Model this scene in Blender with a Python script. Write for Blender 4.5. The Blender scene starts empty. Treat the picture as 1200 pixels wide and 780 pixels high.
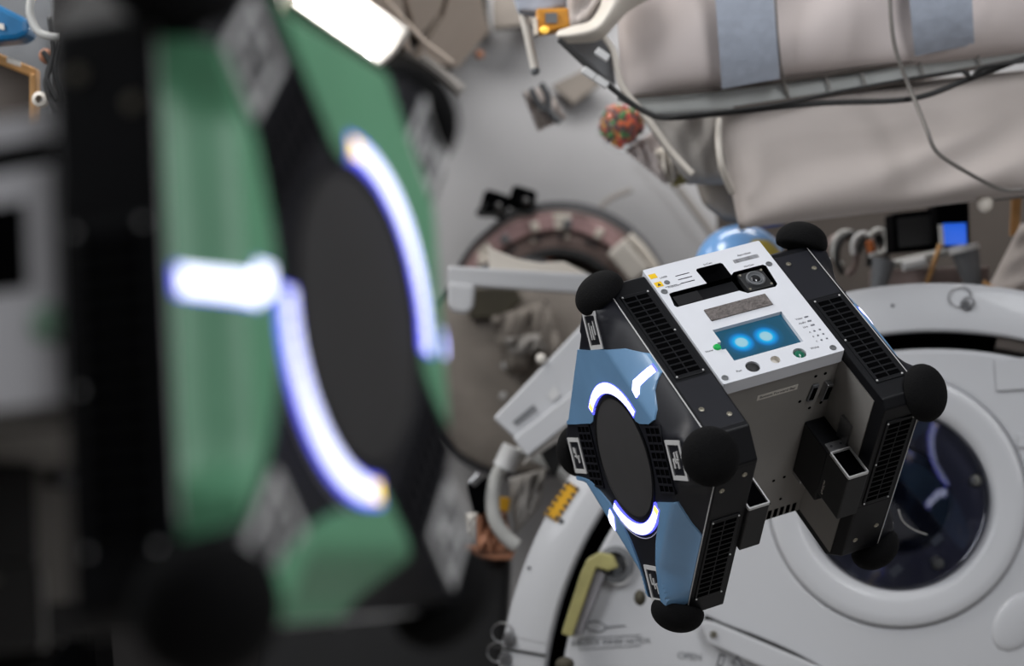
import bpy, bmesh, math, random
from mathutils import Vector, Matrix
from mathutils.geometry import delaunay_2d_cdt
random.seed(7)
C = bpy.context.scene.collection
SC = bpy.context.scene
PI = math.pi
# ------------------------------------------------------------------ camera, world, light, exposure
CAM = Vector((0, 0, 1.5)); FPX = 2200.0
cd = bpy.data.cameras.new('camera'); cam = bpy.data.objects.new('camera', cd); C.objects.link(cam)
cam.location = CAM; cam.rotation_euler = (PI/2, 0, 0)
cd.sensor_width = 36; cd.lens = FPX/1200*36; cd.clip_start = 0.05
cd.dof.use_dof = True; cd.dof.focus_distance = 2.36; cd.dof.aperture_fstop = cd.lens/1000/0.022
SC.camera = cam
SC.view_settings.view_transform = 'Standard'; SC.view_settings.look = 'None'
SC.view_settings.gamma = 1; SC.view_settings.exposure = -0.32; SC.view_settings.use_curve_mapping = False
w = bpy.data.worlds.new('module_air'); SC.world = w; w.use_nodes = True
w.node_tree.nodes['Background'].inputs[0].default_value = (0.80, 0.84, 0.92, 1)
w.node_tree.nodes['Background'].inputs[1].default_value = 0.16
def area(name, loc, target, sx, sy, power, col=(1, 1, 1)):
    l = bpy.data.lights.new(name, 'AREA'); l.shape = 'RECTANGLE'; l.size = sx; l.size_y = sy; l.energy = power; l.color = col
    o = bpy.data.objects.new(name, l); C.objects.link(o); o.location = loc
    o.rotation_euler = (Vector(target)-Vector(loc)).to_track_quat('-Z', 'Y').to_euler()
    return o
area('unseen_area_light', (-1.0, 3.1, 3.3), (0.3, 4.4, 1.4), 0.6, 1.6, 60, (1, .98, .95))  # module ceiling lamp out of view
area('unseen_area_light', (0.9, 1.2, 3.3), (0.3, 3.2, 1.4), 0.6, 1.4, 34, (.95, .97, 1))  # second module ceiling lamp out of view
area('unseen_area_light', (-1.9, 1.5, 2.6), (0.3, 2.6, 1.4), 0.9, 1.6, 42, (.95, .97, 1))  # added fill from the left for the blue robot's side
area('unseen_area_light', (1.7, -0.6, 2.7), (0.0, 2.0, 1.6), 0.9, 1.6, 34, (.97, .98, 1))  # added fill from the right to brighten the green skin
area('unseen_area_light', (0.3, 4.1, 3.2), (0.3, 5.2, 1.6), 1.6, 0.5, 34, (1, .98, .96))  # added to brighten the back wall, no fixture here

# ------------------------------------------------------------------ materials
def lin(c):
    return tuple(((v/255)/12.92 if v/255 <= .04045 else ((v/255+.055)/1.055)**2.4) for v in c)
MATS = {}
def mat(name, rgb, rough=.6, metal=0, var=.12, scale=18, bump=0, bscale=60, emit=None, estr=0, coat=0, spec=.5, alpha=None, trans=0, wave=None):
    if name in MATS: return MATS[name]
    m = bpy.data.materials.new(name); m.use_nodes = True; nt = m.node_tree; b = nt.nodes['Principled BSDF']
    tc = nt.nodes.new('ShaderNodeTexCoord'); ns = nt.nodes.new('ShaderNodeTexNoise'); ns.inputs['Scale'].default_value = scale; ns.inputs['Detail'].default_value = 4
    nt.links.new(tc.outputs['Object'], ns.inputs['Vector'])
    r = nt.nodes.new('ShaderNodeValToRGB'); c = lin(rgb)
    r.color_ramp.elements[0].position = .3; r.color_ramp.elements[1].position = .7
    r.color_ramp.elements[0].color = tuple(v*(1-var) for v in c)+(1,); r.color_ramp.elements[1].color = tuple(min(1, v*(1+var)) for v in c)+(1,)
    nt.links.new(ns.outputs['Fac'], r.inputs[0]); nt.links.new(r.outputs[0], b.inputs['Base Color'])
    b.inputs['Roughness'].default_value = rough; b.inputs['Metallic'].default_value = metal
    b.inputs['Coat Weight'].default_value = coat; b.inputs['Specular IOR Level'].default_value = spec
    if trans: b.inputs['Transmission Weight'].default_value = trans
    if alpha is not None: b.inputs['Alpha'].default_value = alpha
    if bump:
        n2 = nt.nodes.new('ShaderNodeTexNoise'); n2.inputs['Scale'].default_value = bscale; n2.inputs['Detail'].default_value = 3
        nt.links.new(tc.outputs['Object'], n2.inputs['Vector'])
        bp = nt.nodes.new('ShaderNodeBump'); bp.inputs['Strength'].default_value = bump; bp.inputs['Distance'].default_value = .01
        nt.links.new(n2.outputs['Fac'], bp.inputs['Height']); nt.links.new(bp.outputs[0], b.inputs['Normal'])
    if emit:
        b.inputs['Emission Color'].default_value = emit+(1,); b.inputs['Emission Strength'].default_value = estr
    MATS[name] = m; return m
M = lambda n: MATS[n]
mat('white_paint', (184, 185, 188), .42, var=.03, scale=3, coat=.2)
mat('front_plate', (214, 216, 222), .38, var=.02, scale=30)
mat('aft_white', (240, 240, 245), .5, var=.02)
mat('pale_green', (150, 190, 165), .5, var=.02)
mat('ivory_plate', (176, 172, 164), .6, var=.08, scale=4)
mat('grey_metal', (138, 135, 131), .5, metal=.1, var=.05, scale=12)
mat('black_frame', (10, 11, 15), .42, spec=.22, var=.15, scale=40)
mat('black_skin', (20, 21, 28), .5, spec=.3, var=.08, scale=20)
mat('foam_black', (13, 13, 14), .95, var=.2, scale=300, bump=.25, bscale=500, spec=.15)
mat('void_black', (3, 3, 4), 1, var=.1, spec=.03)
mat('slate_blue_skin', (106, 145, 182), .3, var=.07, scale=14, coat=.25, bump=.05, bscale=24)
mat('green_skin', (98, 158, 122), .38, var=.1, scale=9, bump=.08, bscale=20)
mat('silver_print', (196, 196, 196), .5, var=.05)
mat('dark_mesh', (47, 46, 47), .7, var=.1)
mat('steel', (150, 150, 152), .3, metal=.9, var=.1)
mat('bolt_steel', (175, 170, 155), .3, metal=.9, var=.1)
mat('velcro', (104, 98, 96), .95, var=.35, scale=120, bump=.5, bscale=300)
mat('dark_print', (52, 52, 56), .6, var=.05)
mat('yellow_print', (232, 190, 20), .5, var=.05)
mat('green_button', (24, 150, 70), .25, var=.05, emit=lin((30, 150, 70)), estr=.35)
mat('dark_green_button', (20, 100, 75), .2, var=.05, coat=.5)
mat('black_rubber', (22, 23, 25), .6, var=.1)
mat('lens_glass', (14, 14, 18), .08, var=.05, coat=1)
mat('led_white', (255, 255, 255), .4, var=0, emit=(.62, .67, 1.0), estr=2.1)
mat('led_core', (255, 255, 255), .4, var=0, emit=(.70, .74, 1.0), estr=3.2)
mat('led_white_mid', (255, 255, 255), .4, var=0, emit=(.62, .68, 1.0), estr=3.2)
mat('led_blue', (60, 60, 255), .4, var=0, emit=(.12, .13, 1.0), estr=1.6)
mat('led_amber', (255, 200, 40), .4, var=0, emit=(1.0, .75, .1), estr=3)
mat('led_violet', (120, 110, 255), .4, var=0, emit=(.3, .25, 1.0), estr=2)
mat('wall_fabric', (178, 178, 180), .8, var=.06, scale=2.5, bump=.25, bscale=7)
mat('beige_panel', (215, 200, 186), .7, var=.05, scale=3)
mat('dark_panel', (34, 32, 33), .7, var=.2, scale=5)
mat('brown_dark', (72, 65, 60), .8, var=.15, scale=4)
mat('bag_fabric', (194, 184, 181), .8, var=.04, scale=5, bump=.2, bscale=6)
mat('bag_fabric_warm', (180, 171, 166), .8, var=.04, scale=6, bump=.2, bscale=9)
mat('bag_dim', (150, 146, 142), .8, var=.06, scale=6, bump=.4, bscale=9)
mat('blue_grey_strap', (158, 165, 178), .7, var=.08, scale=45, bump=.25, bscale=40)
mat('rail_grey', (150, 152, 150), .6, var=.05)
mat('cable_black', (22, 22, 22), .6, var=.1)
mat('cable_grey', (110, 106, 102), .6, var=.1)
mat('cable_white', (178, 178, 175), .6, var=.1)
mat('pink_anodised', (168, 138, 138), .55, var=.22, scale=14)
mat('bronze_ring', (128, 112, 108), .5, metal=.2, var=.3, scale=10)
mat('hatch_fabric', (128, 121, 114), .85, var=.2, scale=7, bump=.5, bscale=12)
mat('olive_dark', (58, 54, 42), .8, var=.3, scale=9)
mat('orange', (165, 90, 40), .6, var=.15)
mat('amber_plastic', (196, 132, 30), .5, var=.2, scale=30)
mat('tan_tape', (176, 132, 80), .7, var=.15)
mat('copper', (160, 110, 84), .6, var=.3, scale=12)
mat('teal_plastic', (0, 92, 140), .4, var=.15)
mat('warm_white', (205, 198, 188), .6, var=.05, scale=5)
mat('yellow_lever', (150, 144, 92), .5, var=.25, scale=16)
mat('lever_side_grey', (130, 128, 132), .5, var=.1)  # plain grey for the lever's side piece
mat('hazard_yellow', (215, 160, 20), .6, var=.06)
mat('window_rim', (58, 56, 68), .3, metal=.2, var=.25, scale=5, coat=.5)
mat('window_pane', (12, 16, 30), .05, var=.2, scale=3, coat=1)
mat('screen_blue', (10, 60, 200), .3, var=.1, emit=(.012, .13, .72), estr=.9)
mat('blue_cloth', (50, 90, 170), .6, var=.2)
mat('label_white', (205, 200, 192), .5, var=.04)
mat('lamp_tube', (255, 255, 255), .4, var=0, emit=(1, 1, 1), estr=25)
mat('tail_grey', (98, 100, 103), .6, var=.2, scale=12)
mat('clear_film', (225, 228, 232), .08, var=.02, alpha=.09, coat=1)
for i, c in enumerate([(200, 40, 22), (228, 100, 20), (60, 130, 40), (215, 150, 30), (95, 40, 40)]):
    mat('candy_%s' % 'red orange green yellow brown'.split()[i], c, .3, var=.1)
# face screen: dim teal glow with two round eyes (a lit display, so it emits)
def face_screen():
    m = bpy.data.materials.new('face_screen'); m.use_nodes = True; nt = m.node_tree; b = nt.nodes['Principled BSDF']
    tc = nt.nodes.new('ShaderNodeTexCoord'); b.inputs['Base Color'].default_value = (.004, .012, .02, 1); b.inputs['Roughness'].default_value = .25
    last = None
    for cx, cz in ((-.0258, .0004), (.0084, -.0006)):
        mp = nt.nodes.new('ShaderNodeVectorMath'); mp.operation = 'SUBTRACT'; mp.inputs[1].default_value = (cx, 0, cz)
        nt.links.new(tc.outputs['Object'], mp.inputs[0])
        ml = nt.nodes.new('ShaderNodeVectorMath'); ml.operation = 'MULTIPLY'; ml.inputs[1].default_value = (1, 0, 1)
        nt.links.new(mp.outputs[0], ml.inputs[0])
        ln = nt.nodes.new('ShaderNodeVectorMath'); ln.operation = 'LENGTH'; nt.links.new(ml.outputs[0], ln.inputs[0])
        if last is None: last = ln.outputs['Value']
        else:
            mn = nt.nodes.new('ShaderNodeMath'); mn.operation = 'MINIMUM'; nt.links.new(last, mn.inputs[0]); nt.links.new(ln.outputs['Value'], mn.inputs[1]); last = mn.outputs[0]
    k = nt.nodes.new('ShaderNodeMath'); k.operation = 'MULTIPLY'; k.inputs[1].default_value = 1/.024; nt.links.new(last, k.inputs[0])
    r = nt.nodes.new('ShaderNodeValToRGB'); e = r.color_ramp.elements; nt.links.new(k.outputs[0], r.inputs[0])
    e[0].position = .0; e[0].color = lin((175, 225, 238))+(1,)
    e[1].position = 1.0; e[1].color = lin((22, 84, 112))+(1,)
    for p, c in ((.28, (165, 222, 240)), (.38, (0, 190, 255)), (.55, (0, 140, 225)), (.72, (10, 95, 140))):
        q = e.new(p); q.color = lin(c)+(1,)
    nt.links.new(r.outputs[0], b.inputs['Emission Color']); b.inputs['Emission Strength'].default_value = .95
    MATS['face_screen'] = m
face_screen()
# globe print: oceans and land, flat print on the inflatable
def globe_mat():
    m = mat('globe_print', (120, 170, 225), .25, var=.1, coat=.6); nt = m.node_tree; b = nt.nodes['Principled BSDF']
    tc = nt.nodes.new('ShaderNodeTexCoord'); n = nt.nodes.new('ShaderNodeTexNoise'); n.inputs['Scale'].default_value = 9
    nt.links.new(tc.outputs['Object'], n.inputs['Vector']); r = nt.nodes.new('ShaderNodeValToRGB'); nt.links.new(n.outputs['Fac'], r.inputs[0])
    e = r.color_ramp.elements; e[0].position = .57; e[0].color = lin((118, 168, 224))+(1,); e[1].position = .62; e[1].color = lin((190, 170, 70))+(1,)
    nt.links.new(r.outputs[0], b.inputs['Base Color'])
globe_mat()
def thin_glass():
    m = bpy.data.materials.new('window_glass'); m.use_nodes = True; nt = m.node_tree; nt.nodes.clear()
    o = nt.nodes.new('ShaderNodeOutputMaterial'); mx = nt.nodes.new('ShaderNodeMixShader'); fr = nt.nodes.new('ShaderNodeFresnel'); fr.inputs[0].default_value = 1.6
    tr = nt.nodes.new('ShaderNodeBsdfTransparent'); tr.inputs[0].default_value = (.9, .92, .97, 1); g = nt.nodes.new('ShaderNodeBsdfGlossy'); g.inputs['Roughness'].default_value = .02
    nt.links.new(fr.outputs[0], mx.inputs[0]); nt.links.new(tr.outputs[0], mx.inputs[1]); nt.links.new(g.outputs[0], mx.inputs[2]); nt.links.new(mx.outputs[0], o.inputs[0])
    MATS['window_glass'] = m
thin_glass()

# ------------------------------------------------------------------ helpers
class MB:
    def __init__(s): s.v = []; s.f = []; s.mi = []
    def add(s, vs, fs, mi=0):
        o = len(s.v); s.v += [Vector(p) for p in vs]; s.f += [tuple(i+o for i in f) for f in fs]; s.mi += [mi]*len(fs); return s
    def box(s, x0, x1, y0, y1, z0, z1, T=None, mi=0):
        vs = [Vector((x, y, z)) for x in (x0, x1) for y in (y0, y1) for z in (z0, z1)]
        if T: vs = [T @ p for p in vs]
        return s.add(vs, [(0, 1, 3, 2), (4, 6, 7, 5), (0, 4, 5, 1), (2, 3, 7, 6), (0, 2, 6, 4), (1, 5, 7, 3)], mi)
    def prism(s, front, back, mi=0):
        n = len(front)
        return s.add(list(front)+list(back), [tuple(range(n))[::-1], tuple(range(n, 2*n))]+[(i, (i+1) % n, n+(i+1) % n, n+i) for i in range(n)], mi)
    def lathe(s, prof, seg=48, T=None, a0=0, a1=2*PI, mi=0):
        full = abs(a1-a0-2*PI) < 1e-6; n = seg if full else seg+1; vs = []
        for i in range(n):
            a = a0+(a1-a0)*i/seg
            for r, h in prof:
                p = Vector((r*math.cos(a), r*math.sin(a), h)); vs.append(T @ p if T else p)
        k = len(prof); fs = []
        for i in range(seg):
            j = (i+1) % n
            for q in range(k-1): fs.append((i*k+q, j*k+q, j*k+q+1, i*k+q+1))
        return s.add(vs, fs, mi)
    def tube(s, pts, r, seg=8, mi=0, caps=True):
        pts = [Vector(p) for p in pts]; n = len(pts); vs = []; up = Vector((.31, .2, .93)).normalized()
        for i, p in enumerate(pts):
            t = (pts[min(i+1, n-1)]-pts[max(i-1, 0)]).normalized()
            a = up-t*up.dot(t)
            if a.length < .1: a = t.orthogonal()
            a.normalize(); up = a; b = t.cross(a); rr = r[i] if isinstance(r, (list, tuple)) else r
            for k in range(seg):
                q = 2*PI*k/seg; vs.append(p+(a*math.cos(q)+b*math.sin(q))*rr)
        fs = [(i*seg+k, i*seg+(k+1) % seg, (i+1)*seg+(k+1) % seg, (i+1)*seg+k) for i in range(n-1) for k in range(seg)]
        if caps: fs += [tuple(range(seg))[::-1], tuple((n-1)*seg+k for k in range(seg))]
        return s.add(vs, fs, mi)
    def ball(s, c, r, T=None, us=16, vs_=10, mi=0, half=False, bumps=0):
        rx, ry, rz = r if isinstance(r, (tuple, list)) else (r, r, r); c = Vector(c); vs = []; fs = []
        for j in range(vs_+1):
            t = (PI/2 if half else PI)*j/vs_
            for i in range(us):
                a = 2*PI*i/us; p = Vector((rx*math.sin(t)*math.cos(a), ry*math.sin(t)*math.sin(a), rz*math.cos(t)))
                vs.append(c+(T @ p if T else p))
        for j in range(vs_):
            for i in range(us): fs.append((j*us+i, (j+1)*us+i, (j+1)*us+(i+1) % us, j*us+(i+1) % us))
        return s.add(vs, fs, mi)
def smooth_path(pts, n=6):
    pts = [Vector(p) for p in pts]; out = []
    for i in range(len(pts)-1):
        p0 = pts[max(i-1, 0)]; p1 = pts[i]; p2 = pts[i+1]; p3 = pts[min(i+2, len(pts)-1)]
        for k in range(n):
            t = k/n; out.append(.5*((2*p1)+(-p0+p2)*t+(2*p0-5*p1+4*p2-p3)*t*t+(-p0+3*p1-3*p2+p3)*t**3))
    return out+[pts[-1]]
WC = {}
def obj(name, mb, mats, parent=None, bevel=0, smooth=False, sub=0, local=False):
    vs = mb.v; o_ = Vector((0, 0, 0))
    if parent is None:
        lo = [min(p[i] for p in vs) for i in range(3)]; hi = [max(p[i] for p in vs) for i in range(3)]
        o_ = (Vector(lo)+Vector(hi))/2
    elif not local and parent.name in WC: o_ = WC[parent.name]
    me = bpy.data.meshes.new(name); me.from_pydata([p-o_ for p in vs], [], mb.f)
    mats = mats if isinstance(mats, (list, tuple)) else [mats]
    for m in mats: me.materials.append(MATS[m])
    for p, i in zip(me.polygons, mb.mi): p.material_index = i
    me.validate(); bm = bmesh.new(); bm.from_mesh(me); bmesh.ops.remove_doubles(bm, verts=bm.verts, dist=1e-6)
    bmesh.ops.recalc_face_normals(bm, faces=bm.faces); bm.to_mesh(me); bm.free()
    o = bpy.data.objects.new(name, me); C.objects.link(o)
    if parent is not None: o.parent = parent
    else: o.location = o_
    if name not in ('',) and parent is None: WC[o.name] = o_
    elif parent is not None and parent.name in WC: WC[o.name] = WC[parent.name]
    if bevel:
        b = o.modifiers.new('bevel', 'BEVEL'); b.width = bevel; b.segments = 2; b.limit_method = 'ANGLE'; b.angle_limit = .6
    if sub:
        s_ = o.modifiers.new('sub', 'SUBSURF'); s_.levels = sub; s_.render_levels = sub
    if smooth:
        for p in me.polygons: p.use_smooth = True
        if smooth != 'all':
            bm = bmesh.new(); bm.from_mesh(me)
            for e in bm.edges:
                if len(e.link_faces) == 2 and e.calc_face_angle(0) > .7: e.smooth = False
            bm.to_mesh(me); bm.free()
    return o
def thing(name, label, cat, loc=(0, 0, 0), group=None, matrix=None, wc=True):
    o = bpy.data.objects.new(name, None); C.objects.link(o); o.empty_display_size = .05
    if matrix is not None: o.matrix_world = matrix
    else: o.location = loc
    if wc and matrix is None: WC[o.name] = Vector(loc)
    o['label'] = label; o['category'] = cat
    if group: o['group'] = group
    return o
def tag(o, label, cat, group=None, kind=None):
    o['label'] = label; o['category'] = cat
    if group: o['group'] = group
    if kind: o['kind'] = kind
    return o
def struct(o, label=None):
    o['kind'] = 'structure'
    if label: o['label'] = label
    return o
def P(px, py, d):                     # a point of the module seen in that direction, d metres away
    return CAM+Vector(((px-600)/FPX*d, d, -(py-390)/FPX*d))
def pip(p, poly):
    c = False; n = len(poly)
    for i in range(n):
        x1, y1 = poly[i]; x2, y2 = poly[i-1]
        if (y1 > p[1]) != (y2 > p[1]) and p[0] < (x2-x1)*(p[1]-y1)/(y2-y1)+x1: c = not c
    return c
def cdt(loops, grid=None):
    pts = []; edges = []
    for l in loops:
        o = len(pts); pts += [Vector(p) for p in l]; edges += [(o+i, o+(i+1) % len(l)) for i in range(len(l))]
    if grid:
        xs = [p[0] for p in loops[0]]; ys = [p[1] for p in loops[0]]; x = min(xs)+grid/2
        while x < max(xs):
            y = min(ys)+grid/2
            while y < max(ys):
                if pip((x, y), loops[0]) and not any(pip((x, y), h) for h in loops[1:]): pts.append(Vector((x, y)))
                y += grid
            x += grid
    v, e, f, *_ = delaunay_2d_cdt(pts, edges, [], 0, 1e-7)
    keep = []
    for t in f:
        c = sum((v[i] for i in t), Vector((0, 0)))/len(t)
        if pip(c, loops[0]) and not any(pip(c, h) for h in loops[1:]): keep.append(tuple(t))
    return v, keep
def slab(mb, loops, h0, h1, T, mi=0):   # flat plate with holes between heights h0 (back) and h1 (front)
    v, f = cdt(loops)
    mb.add([T @ Vector((p.x, p.y, h1)) for p in v], f, mi)
    for l in loops:
        n = len(l); mb.add([T @ Vector((p[0], p[1], h)) for h in (h0, h1) for p in l], [(i, (i+1) % n, n+(i+1) % n, n+i) for i in range(n)], mi)
    mb.add([T @ Vector((p.x, p.y, h0)) for p in v], [t[::-1] for t in f], mi)
    return mb
def rrect(x0, x1, y0, y1, r, n=4):
    out = []
    for cx, cy, a in ((x1-r, y1-r, 0), (x0+r, y1-r, 90), (x0+r, y0+r, 180), (x1-r, y0+r, 270)):
        for k in range(n+1):
            t = math.radians(a+90*k/n); out.append((cx+r*math.cos(t), cy+r*math.sin(t)))
    return out
def circ(cx, cy, r, n=20): return [(cx+r*math.cos(2*PI*i/n), cy+r*math.sin(2*PI*i/n)) for i in range(n)]
def text(name, s, size, T, m, parent, depth=.0002, align='CENTER'):
    cu = bpy.data.curves.new(name, 'FONT'); cu.body = s; cu.size = size; cu.extrude = depth; cu.align_x = align; cu.align_y = 'CENTER'
    to = bpy.data.objects.new(name, cu); C.objects.link(to)
    me = bpy.data.meshes.new_from_object(to.evaluated_get(bpy.context.evaluated_depsgraph_get()))
    bpy.data.objects.remove(to); me.transform(T); me.materials.clear(); me.materials.append(MATS[m])
    if parent.name in WC: me.transform(Matrix.Translation(-WC[parent.name]))
    o = bpy.data.objects.new(name, me); C.objects.link(o); o.parent = parent; return o

# ------------------------------------------------------------------ the free-flying robots
HF, HB, YC = -.155, .162, .0035      # front and back of the modules, centre of the side faces
XW, XA, XP = .0863, .141, .169       # core half width, skin seam, skin plateau
SIDE = 0
def skin_x(u, v):
    def e(t): t = min(max((abs(t)-.075)/.04, 0), 1); return .030*t*t*(3-2*t)
    if SIDE: 
        mu = min(.120+e(v), .151); mv = min(.120+e(u), .151)
    else: mu = min((.120 if u > 0 else .130)+e(v), .151); mv = min((.120 if v < 0 else .148)+e(u), .151)
    a = (.157-abs(u))/(.157-mu); b = (.157-abs(v))/(.157-mv); c = (.284-(abs(u)+abs(v)))/.012
    def sm(t): t = min(max(t, 0), 1); return t*t*(3-2*t)*.6+t*.4
    return XA+(XP-XA)*min((min(max(a, 0), 1)**.72 if u > 0 else sm(a)), sm(b))
def arcpts(cx, cy, r, a0, a1, n=10):
    return [(cx+r*math.cos(math.radians(a0+(a1-a0)*i/n)), cy+r*math.sin(math.radians(a0+(a1-a0)*i/n))) for i in range(n+1)]
OCT = [(-.157, -.127), (-.127, -.157), (.127, -.157), (.157, -.127), (.157, .127), (.127, .157), (-.127, .157), (-.157, .127)]
def robot(mtx, skin_mat, labels):
    global SIDE
    root = thing('free_flying_robot', labels[0], 'robot', matrix=mtx, wc=False)
    FR = Matrix(((1, 0, 0, 0), (0, 0, -1, 0), (0, 1, 0, 0), (0, 0, 0, 1)))   # (x, z, outward) on the front
    STUFF = ('screw', 'screw_hole', 'vent_slots', 'mark_strokes', 'grille_slots', 'grille_screw', 'grille_bars', 'barcode', 'printed_rule')
    def L(name, mb, m, parent=root, **k):
        o = obj(name, mb, m, parent, local=True, **k)
        if name in STUFF: o['kind'] = 'stuff'
        return o
    YF = -.158
    Tf = Matrix.Translation((0, YF, 0)) @ FR
    # core body
    mb = MB(); mb.box(-XW, XW, -.138, .150, -.0555, .093); mb.box(-XW, XW, -.138, -.06, .093, .1545)
    core = L('core_body', mb, 'grey_metal', bevel=.0015)
    # front plate with its cut-outs
    slot = [(-.0737, .1044), (-.0775, .083), (-.0755, .0792), (-.037, .0794), (.014, .0792), (.022, .0715), (.062, .0700), (.0665, .074), (.0700, .1090), (.067, .1125), (.024, .1125), (.0185, .1085), (.0185, .1315), (.016, .1343), (-.018, .1343), (-.0205, .1315), (-.0190, .1055), (-.0700, .1055)]
    scr = [(-.053, .0273), (.0457, .0273), (.0445, -.0293), (-.0535, -.0293), (-.0535, -.0075), (-.0585, -.0075), (-.0585, .0055), (-.053, .0055)]
    holes = [slot, scr, circ(-.037, -.0461, .0092), circ(-.0046, -.0452, .0062), circ(.0295, -.0456, .0085)]
    for k in range(3): holes.append(rrect(.0675, .0735, .0062-.0078*k, .0092-.0078*k, .001, 2))
    for r_ in range(3):
        for q in range(2): holes.append(circ(.0672+.0078*q, -.0180-.0085*r_, .0017, 8))
    for k in range(3): holes.append(rrect(-.0508, -.0305, .1303-.0073*k, .1318-.0073*k, .0006, 2))
    front = rrect(-.0855, .0855, -.0605, .1555, .002, 2)
    pm = slab(MB(), [front]+holes, -.003, 0, Tf); slab(pm, [front]+holes, -.020, -.003, Tf)
    for i, f_ in enumerate(pm.f):                # walls of the deep sensor slot are black inside
        ps = [pm.v[q] for q in f_]; c_ = sum(ps, Vector())/len(ps)
        if max(p.y for p in ps)-min(p.y for p in ps) > .002 and .067 < c_.z < .136 and -.079 < c_.x < .072: pm.mi[i] = 1
    fp = L('front_plate', pm, ['front_plate', 'void_black'])
    L('cavity', MB().box(-.084, .084, -.1395, -.1385, -.059, .154), 'void_black', fp)
    # scoop of the upper slot
    mb = MB(); A = [Vector((-.0195, YF+.0005, .1335)), Vector((.0175, YF+.0005, .1335)), Vector((.0175, YF+.0005, .106)), Vector((-.0190, YF+.0005, .106))]
    B_ = [Vector((-.012, YF+.009, .127)), Vector((.006, YF+.009, .127)), Vector((.006, YF+.009, .112)), Vector((-.012, YF+.009, .112))]
    mb.add(A+B_, [(0, 1, 5, 4), (1, 2, 6, 5), (2, 3, 7, 6), (3, 0, 4, 7), (4, 5, 6, 7)])
    L('scoop', mb, 'void_black', fp)
    L('sensor_bar', MB().box(-.073, .018, YF+.006, YF+.011, .081, .103), 'black_frame', fp)
    L('sensor_window', MB().box(-.070, -.035, YF+.0035, YF+.0052, .084, .101), 'lens_glass', fp)
    # camera
    mb = MB().box(.0265, .0625, YF+.001, YF+.010, .0745, .1075)
    cm = L('camera', mb, 'black_rubber', fp, bevel=.001)
    mb = MB(); T = Matrix.Translation((.044, YF+.001, .091)) @ FR
    mb.lathe([(.0125, 0), (.0125, .0035), (.0105, .0045), (.0095, .002), (.0080, .0012), (.0078, .0025), (.0065, .0025), (.0060, -.001)], 32, T)
    L('lens_barrel', mb, 'steel', cm, smooth=True).data.materials[0] = M('tail_grey')
    L('lens', MB().ball((.044, YF-.0005, .091), (.006, .0022, .006)), 'lens_glass', cm, smooth='all')
    mb = MB()
    for x in (.0290, .0600):
        for z in (.0775, .1045): mb.lathe([(0, .0015), (.0017, .0012), (.0018, 0)], 8, Matrix.Translation((x, YF+.001, z)) @ FR)
    L('screw', mb, 'bolt_steel', cm)
    # plate furniture
    for x, z in ((-.0776, .1101), (.0751, .1106), (.0735, -.0520), (-.0786, -.0514)):
        mb = MB().lathe([(.0044, 0), (.0043, .0007), (.0027, .0009), (.0023, .0003), (.0005, .0003), (0, .0003)], 20, Matrix.Translation((x, YF, z)) @ FR)
        L('captive_screw', mb, 'tail_grey', fp, smooth=True)
    L('sensor_button', MB().lathe([(0, .0012), (.003, .001), (.0040, 0)], 20, Matrix.Translation((-.0663, YF, .1245)) @ FR), 'tail_grey', fp, smooth=True)
    L('warning_sticker', MB().box(-.0830, -.0733, YF-.0003, YF, .1365, .1448), 'yellow_print', fp)
    ws = L('warning_sticker', MB().box(-.0830, -.0730, YF-.0003, YF, .1200, .1290), 'yellow_print', fp)
    mb = MB(); slab(mb, [[(-.0805, .122), (-.0755, .122), (-.078, .1268)]], .0003, .0006, Tf); L('warning_triangle', mb, 'dark_print', fp)
    L('velcro_strip', MB().box(-.0466, .0412, YF-.0016, YF, .0415, .0620), 'velcro', fp)
    s = L('screen', MB().box(-.0590, .0470, YF+.0055, YF+.0062, -.0310, .0290), 'face_screen', fp)
    for (x, z, r, m) in ((-.0622, -.0015, .0052, 'green_button'), (-.037, -.0461, .0086, 'black_rubber'), (.0295, -.0456, .0070, 'dark_green_button')):
        dz = .001 if m == 'green_button' else .004
        b = L('button', MB().lathe([(0, .004), (r*.7, .0035), (r, .0015), (r, -.004)], 24, Matrix.Translation((x, YF+dz, z)) @ FR), m, fp, smooth=True)
        b['label'] = {'green_button': 'lit green button', 'black_rubber': 'black round button', 'dark_green_button': 'dark green glossy button'}[m]
    L('indicator_well', MB().lathe([(.0061, 0), (.0055, -.006), (0, -.006)], 20, Matrix.Translation((-.0046, YF, -.0452)) @ FR), 'label_white', fp)
    rnd = random.Random(3); mb = MB(); x = .0338
    while x < .0705:
        wd = rnd.choice((.0006, .0009, .0014)); mb.box(x, x+wd, YF-.0002, YF, .1265+.0*x, .1330); x += wd+rnd.choice((.0006, .001))
    L('barcode', mb, 'dark_print', fp)
    for s_, x, z, sz in (('Astrobee', .0535, .1385, .0052), ('NavCam', .049, .1168, .0040), ('SciCam', .000, .1380, .0042), ('LASER', -.0660, .1345, .0040), ('FLASHLIGHT', -.060, .1150, .0034), ('Home', -.0745, -.004, .0042), ('Pwr', -.0565, -.0470, .0048), ('Wake', .0520, -.0440, .0048), ('Video', .0600, .0078, .0042), ('Audio', .0600, -.0001, .0042), ('Live', .0600, -.0079, .0042), ('A', .0605, -.0180, .0036), ('B', .0605, -.0265, .0036), ('C', .0605, -.035, .0036)):
        text('lettering', s_, sz, Tf @ Matrix.Translation((x, z, 0)), 'dark_print', fp)
    mb = MB(); mb.box(-.0725, -.0560, YF-.0002, YF, .1165, .1172)
    L('printed_rule', mb, 'dark_print', fp)
    # bottom face of the core
    ZB = -.0555; Tb = Matrix(((1, 0, 0, 0), (0, 1, 0, 0), (0, 0, -1, ZB), (0, 0, 0, 1)))
    L('label_strip', MB().box(-.027, .031, -.1125, -.1035, ZB-.0003, ZB), 'label_white', core)
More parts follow.
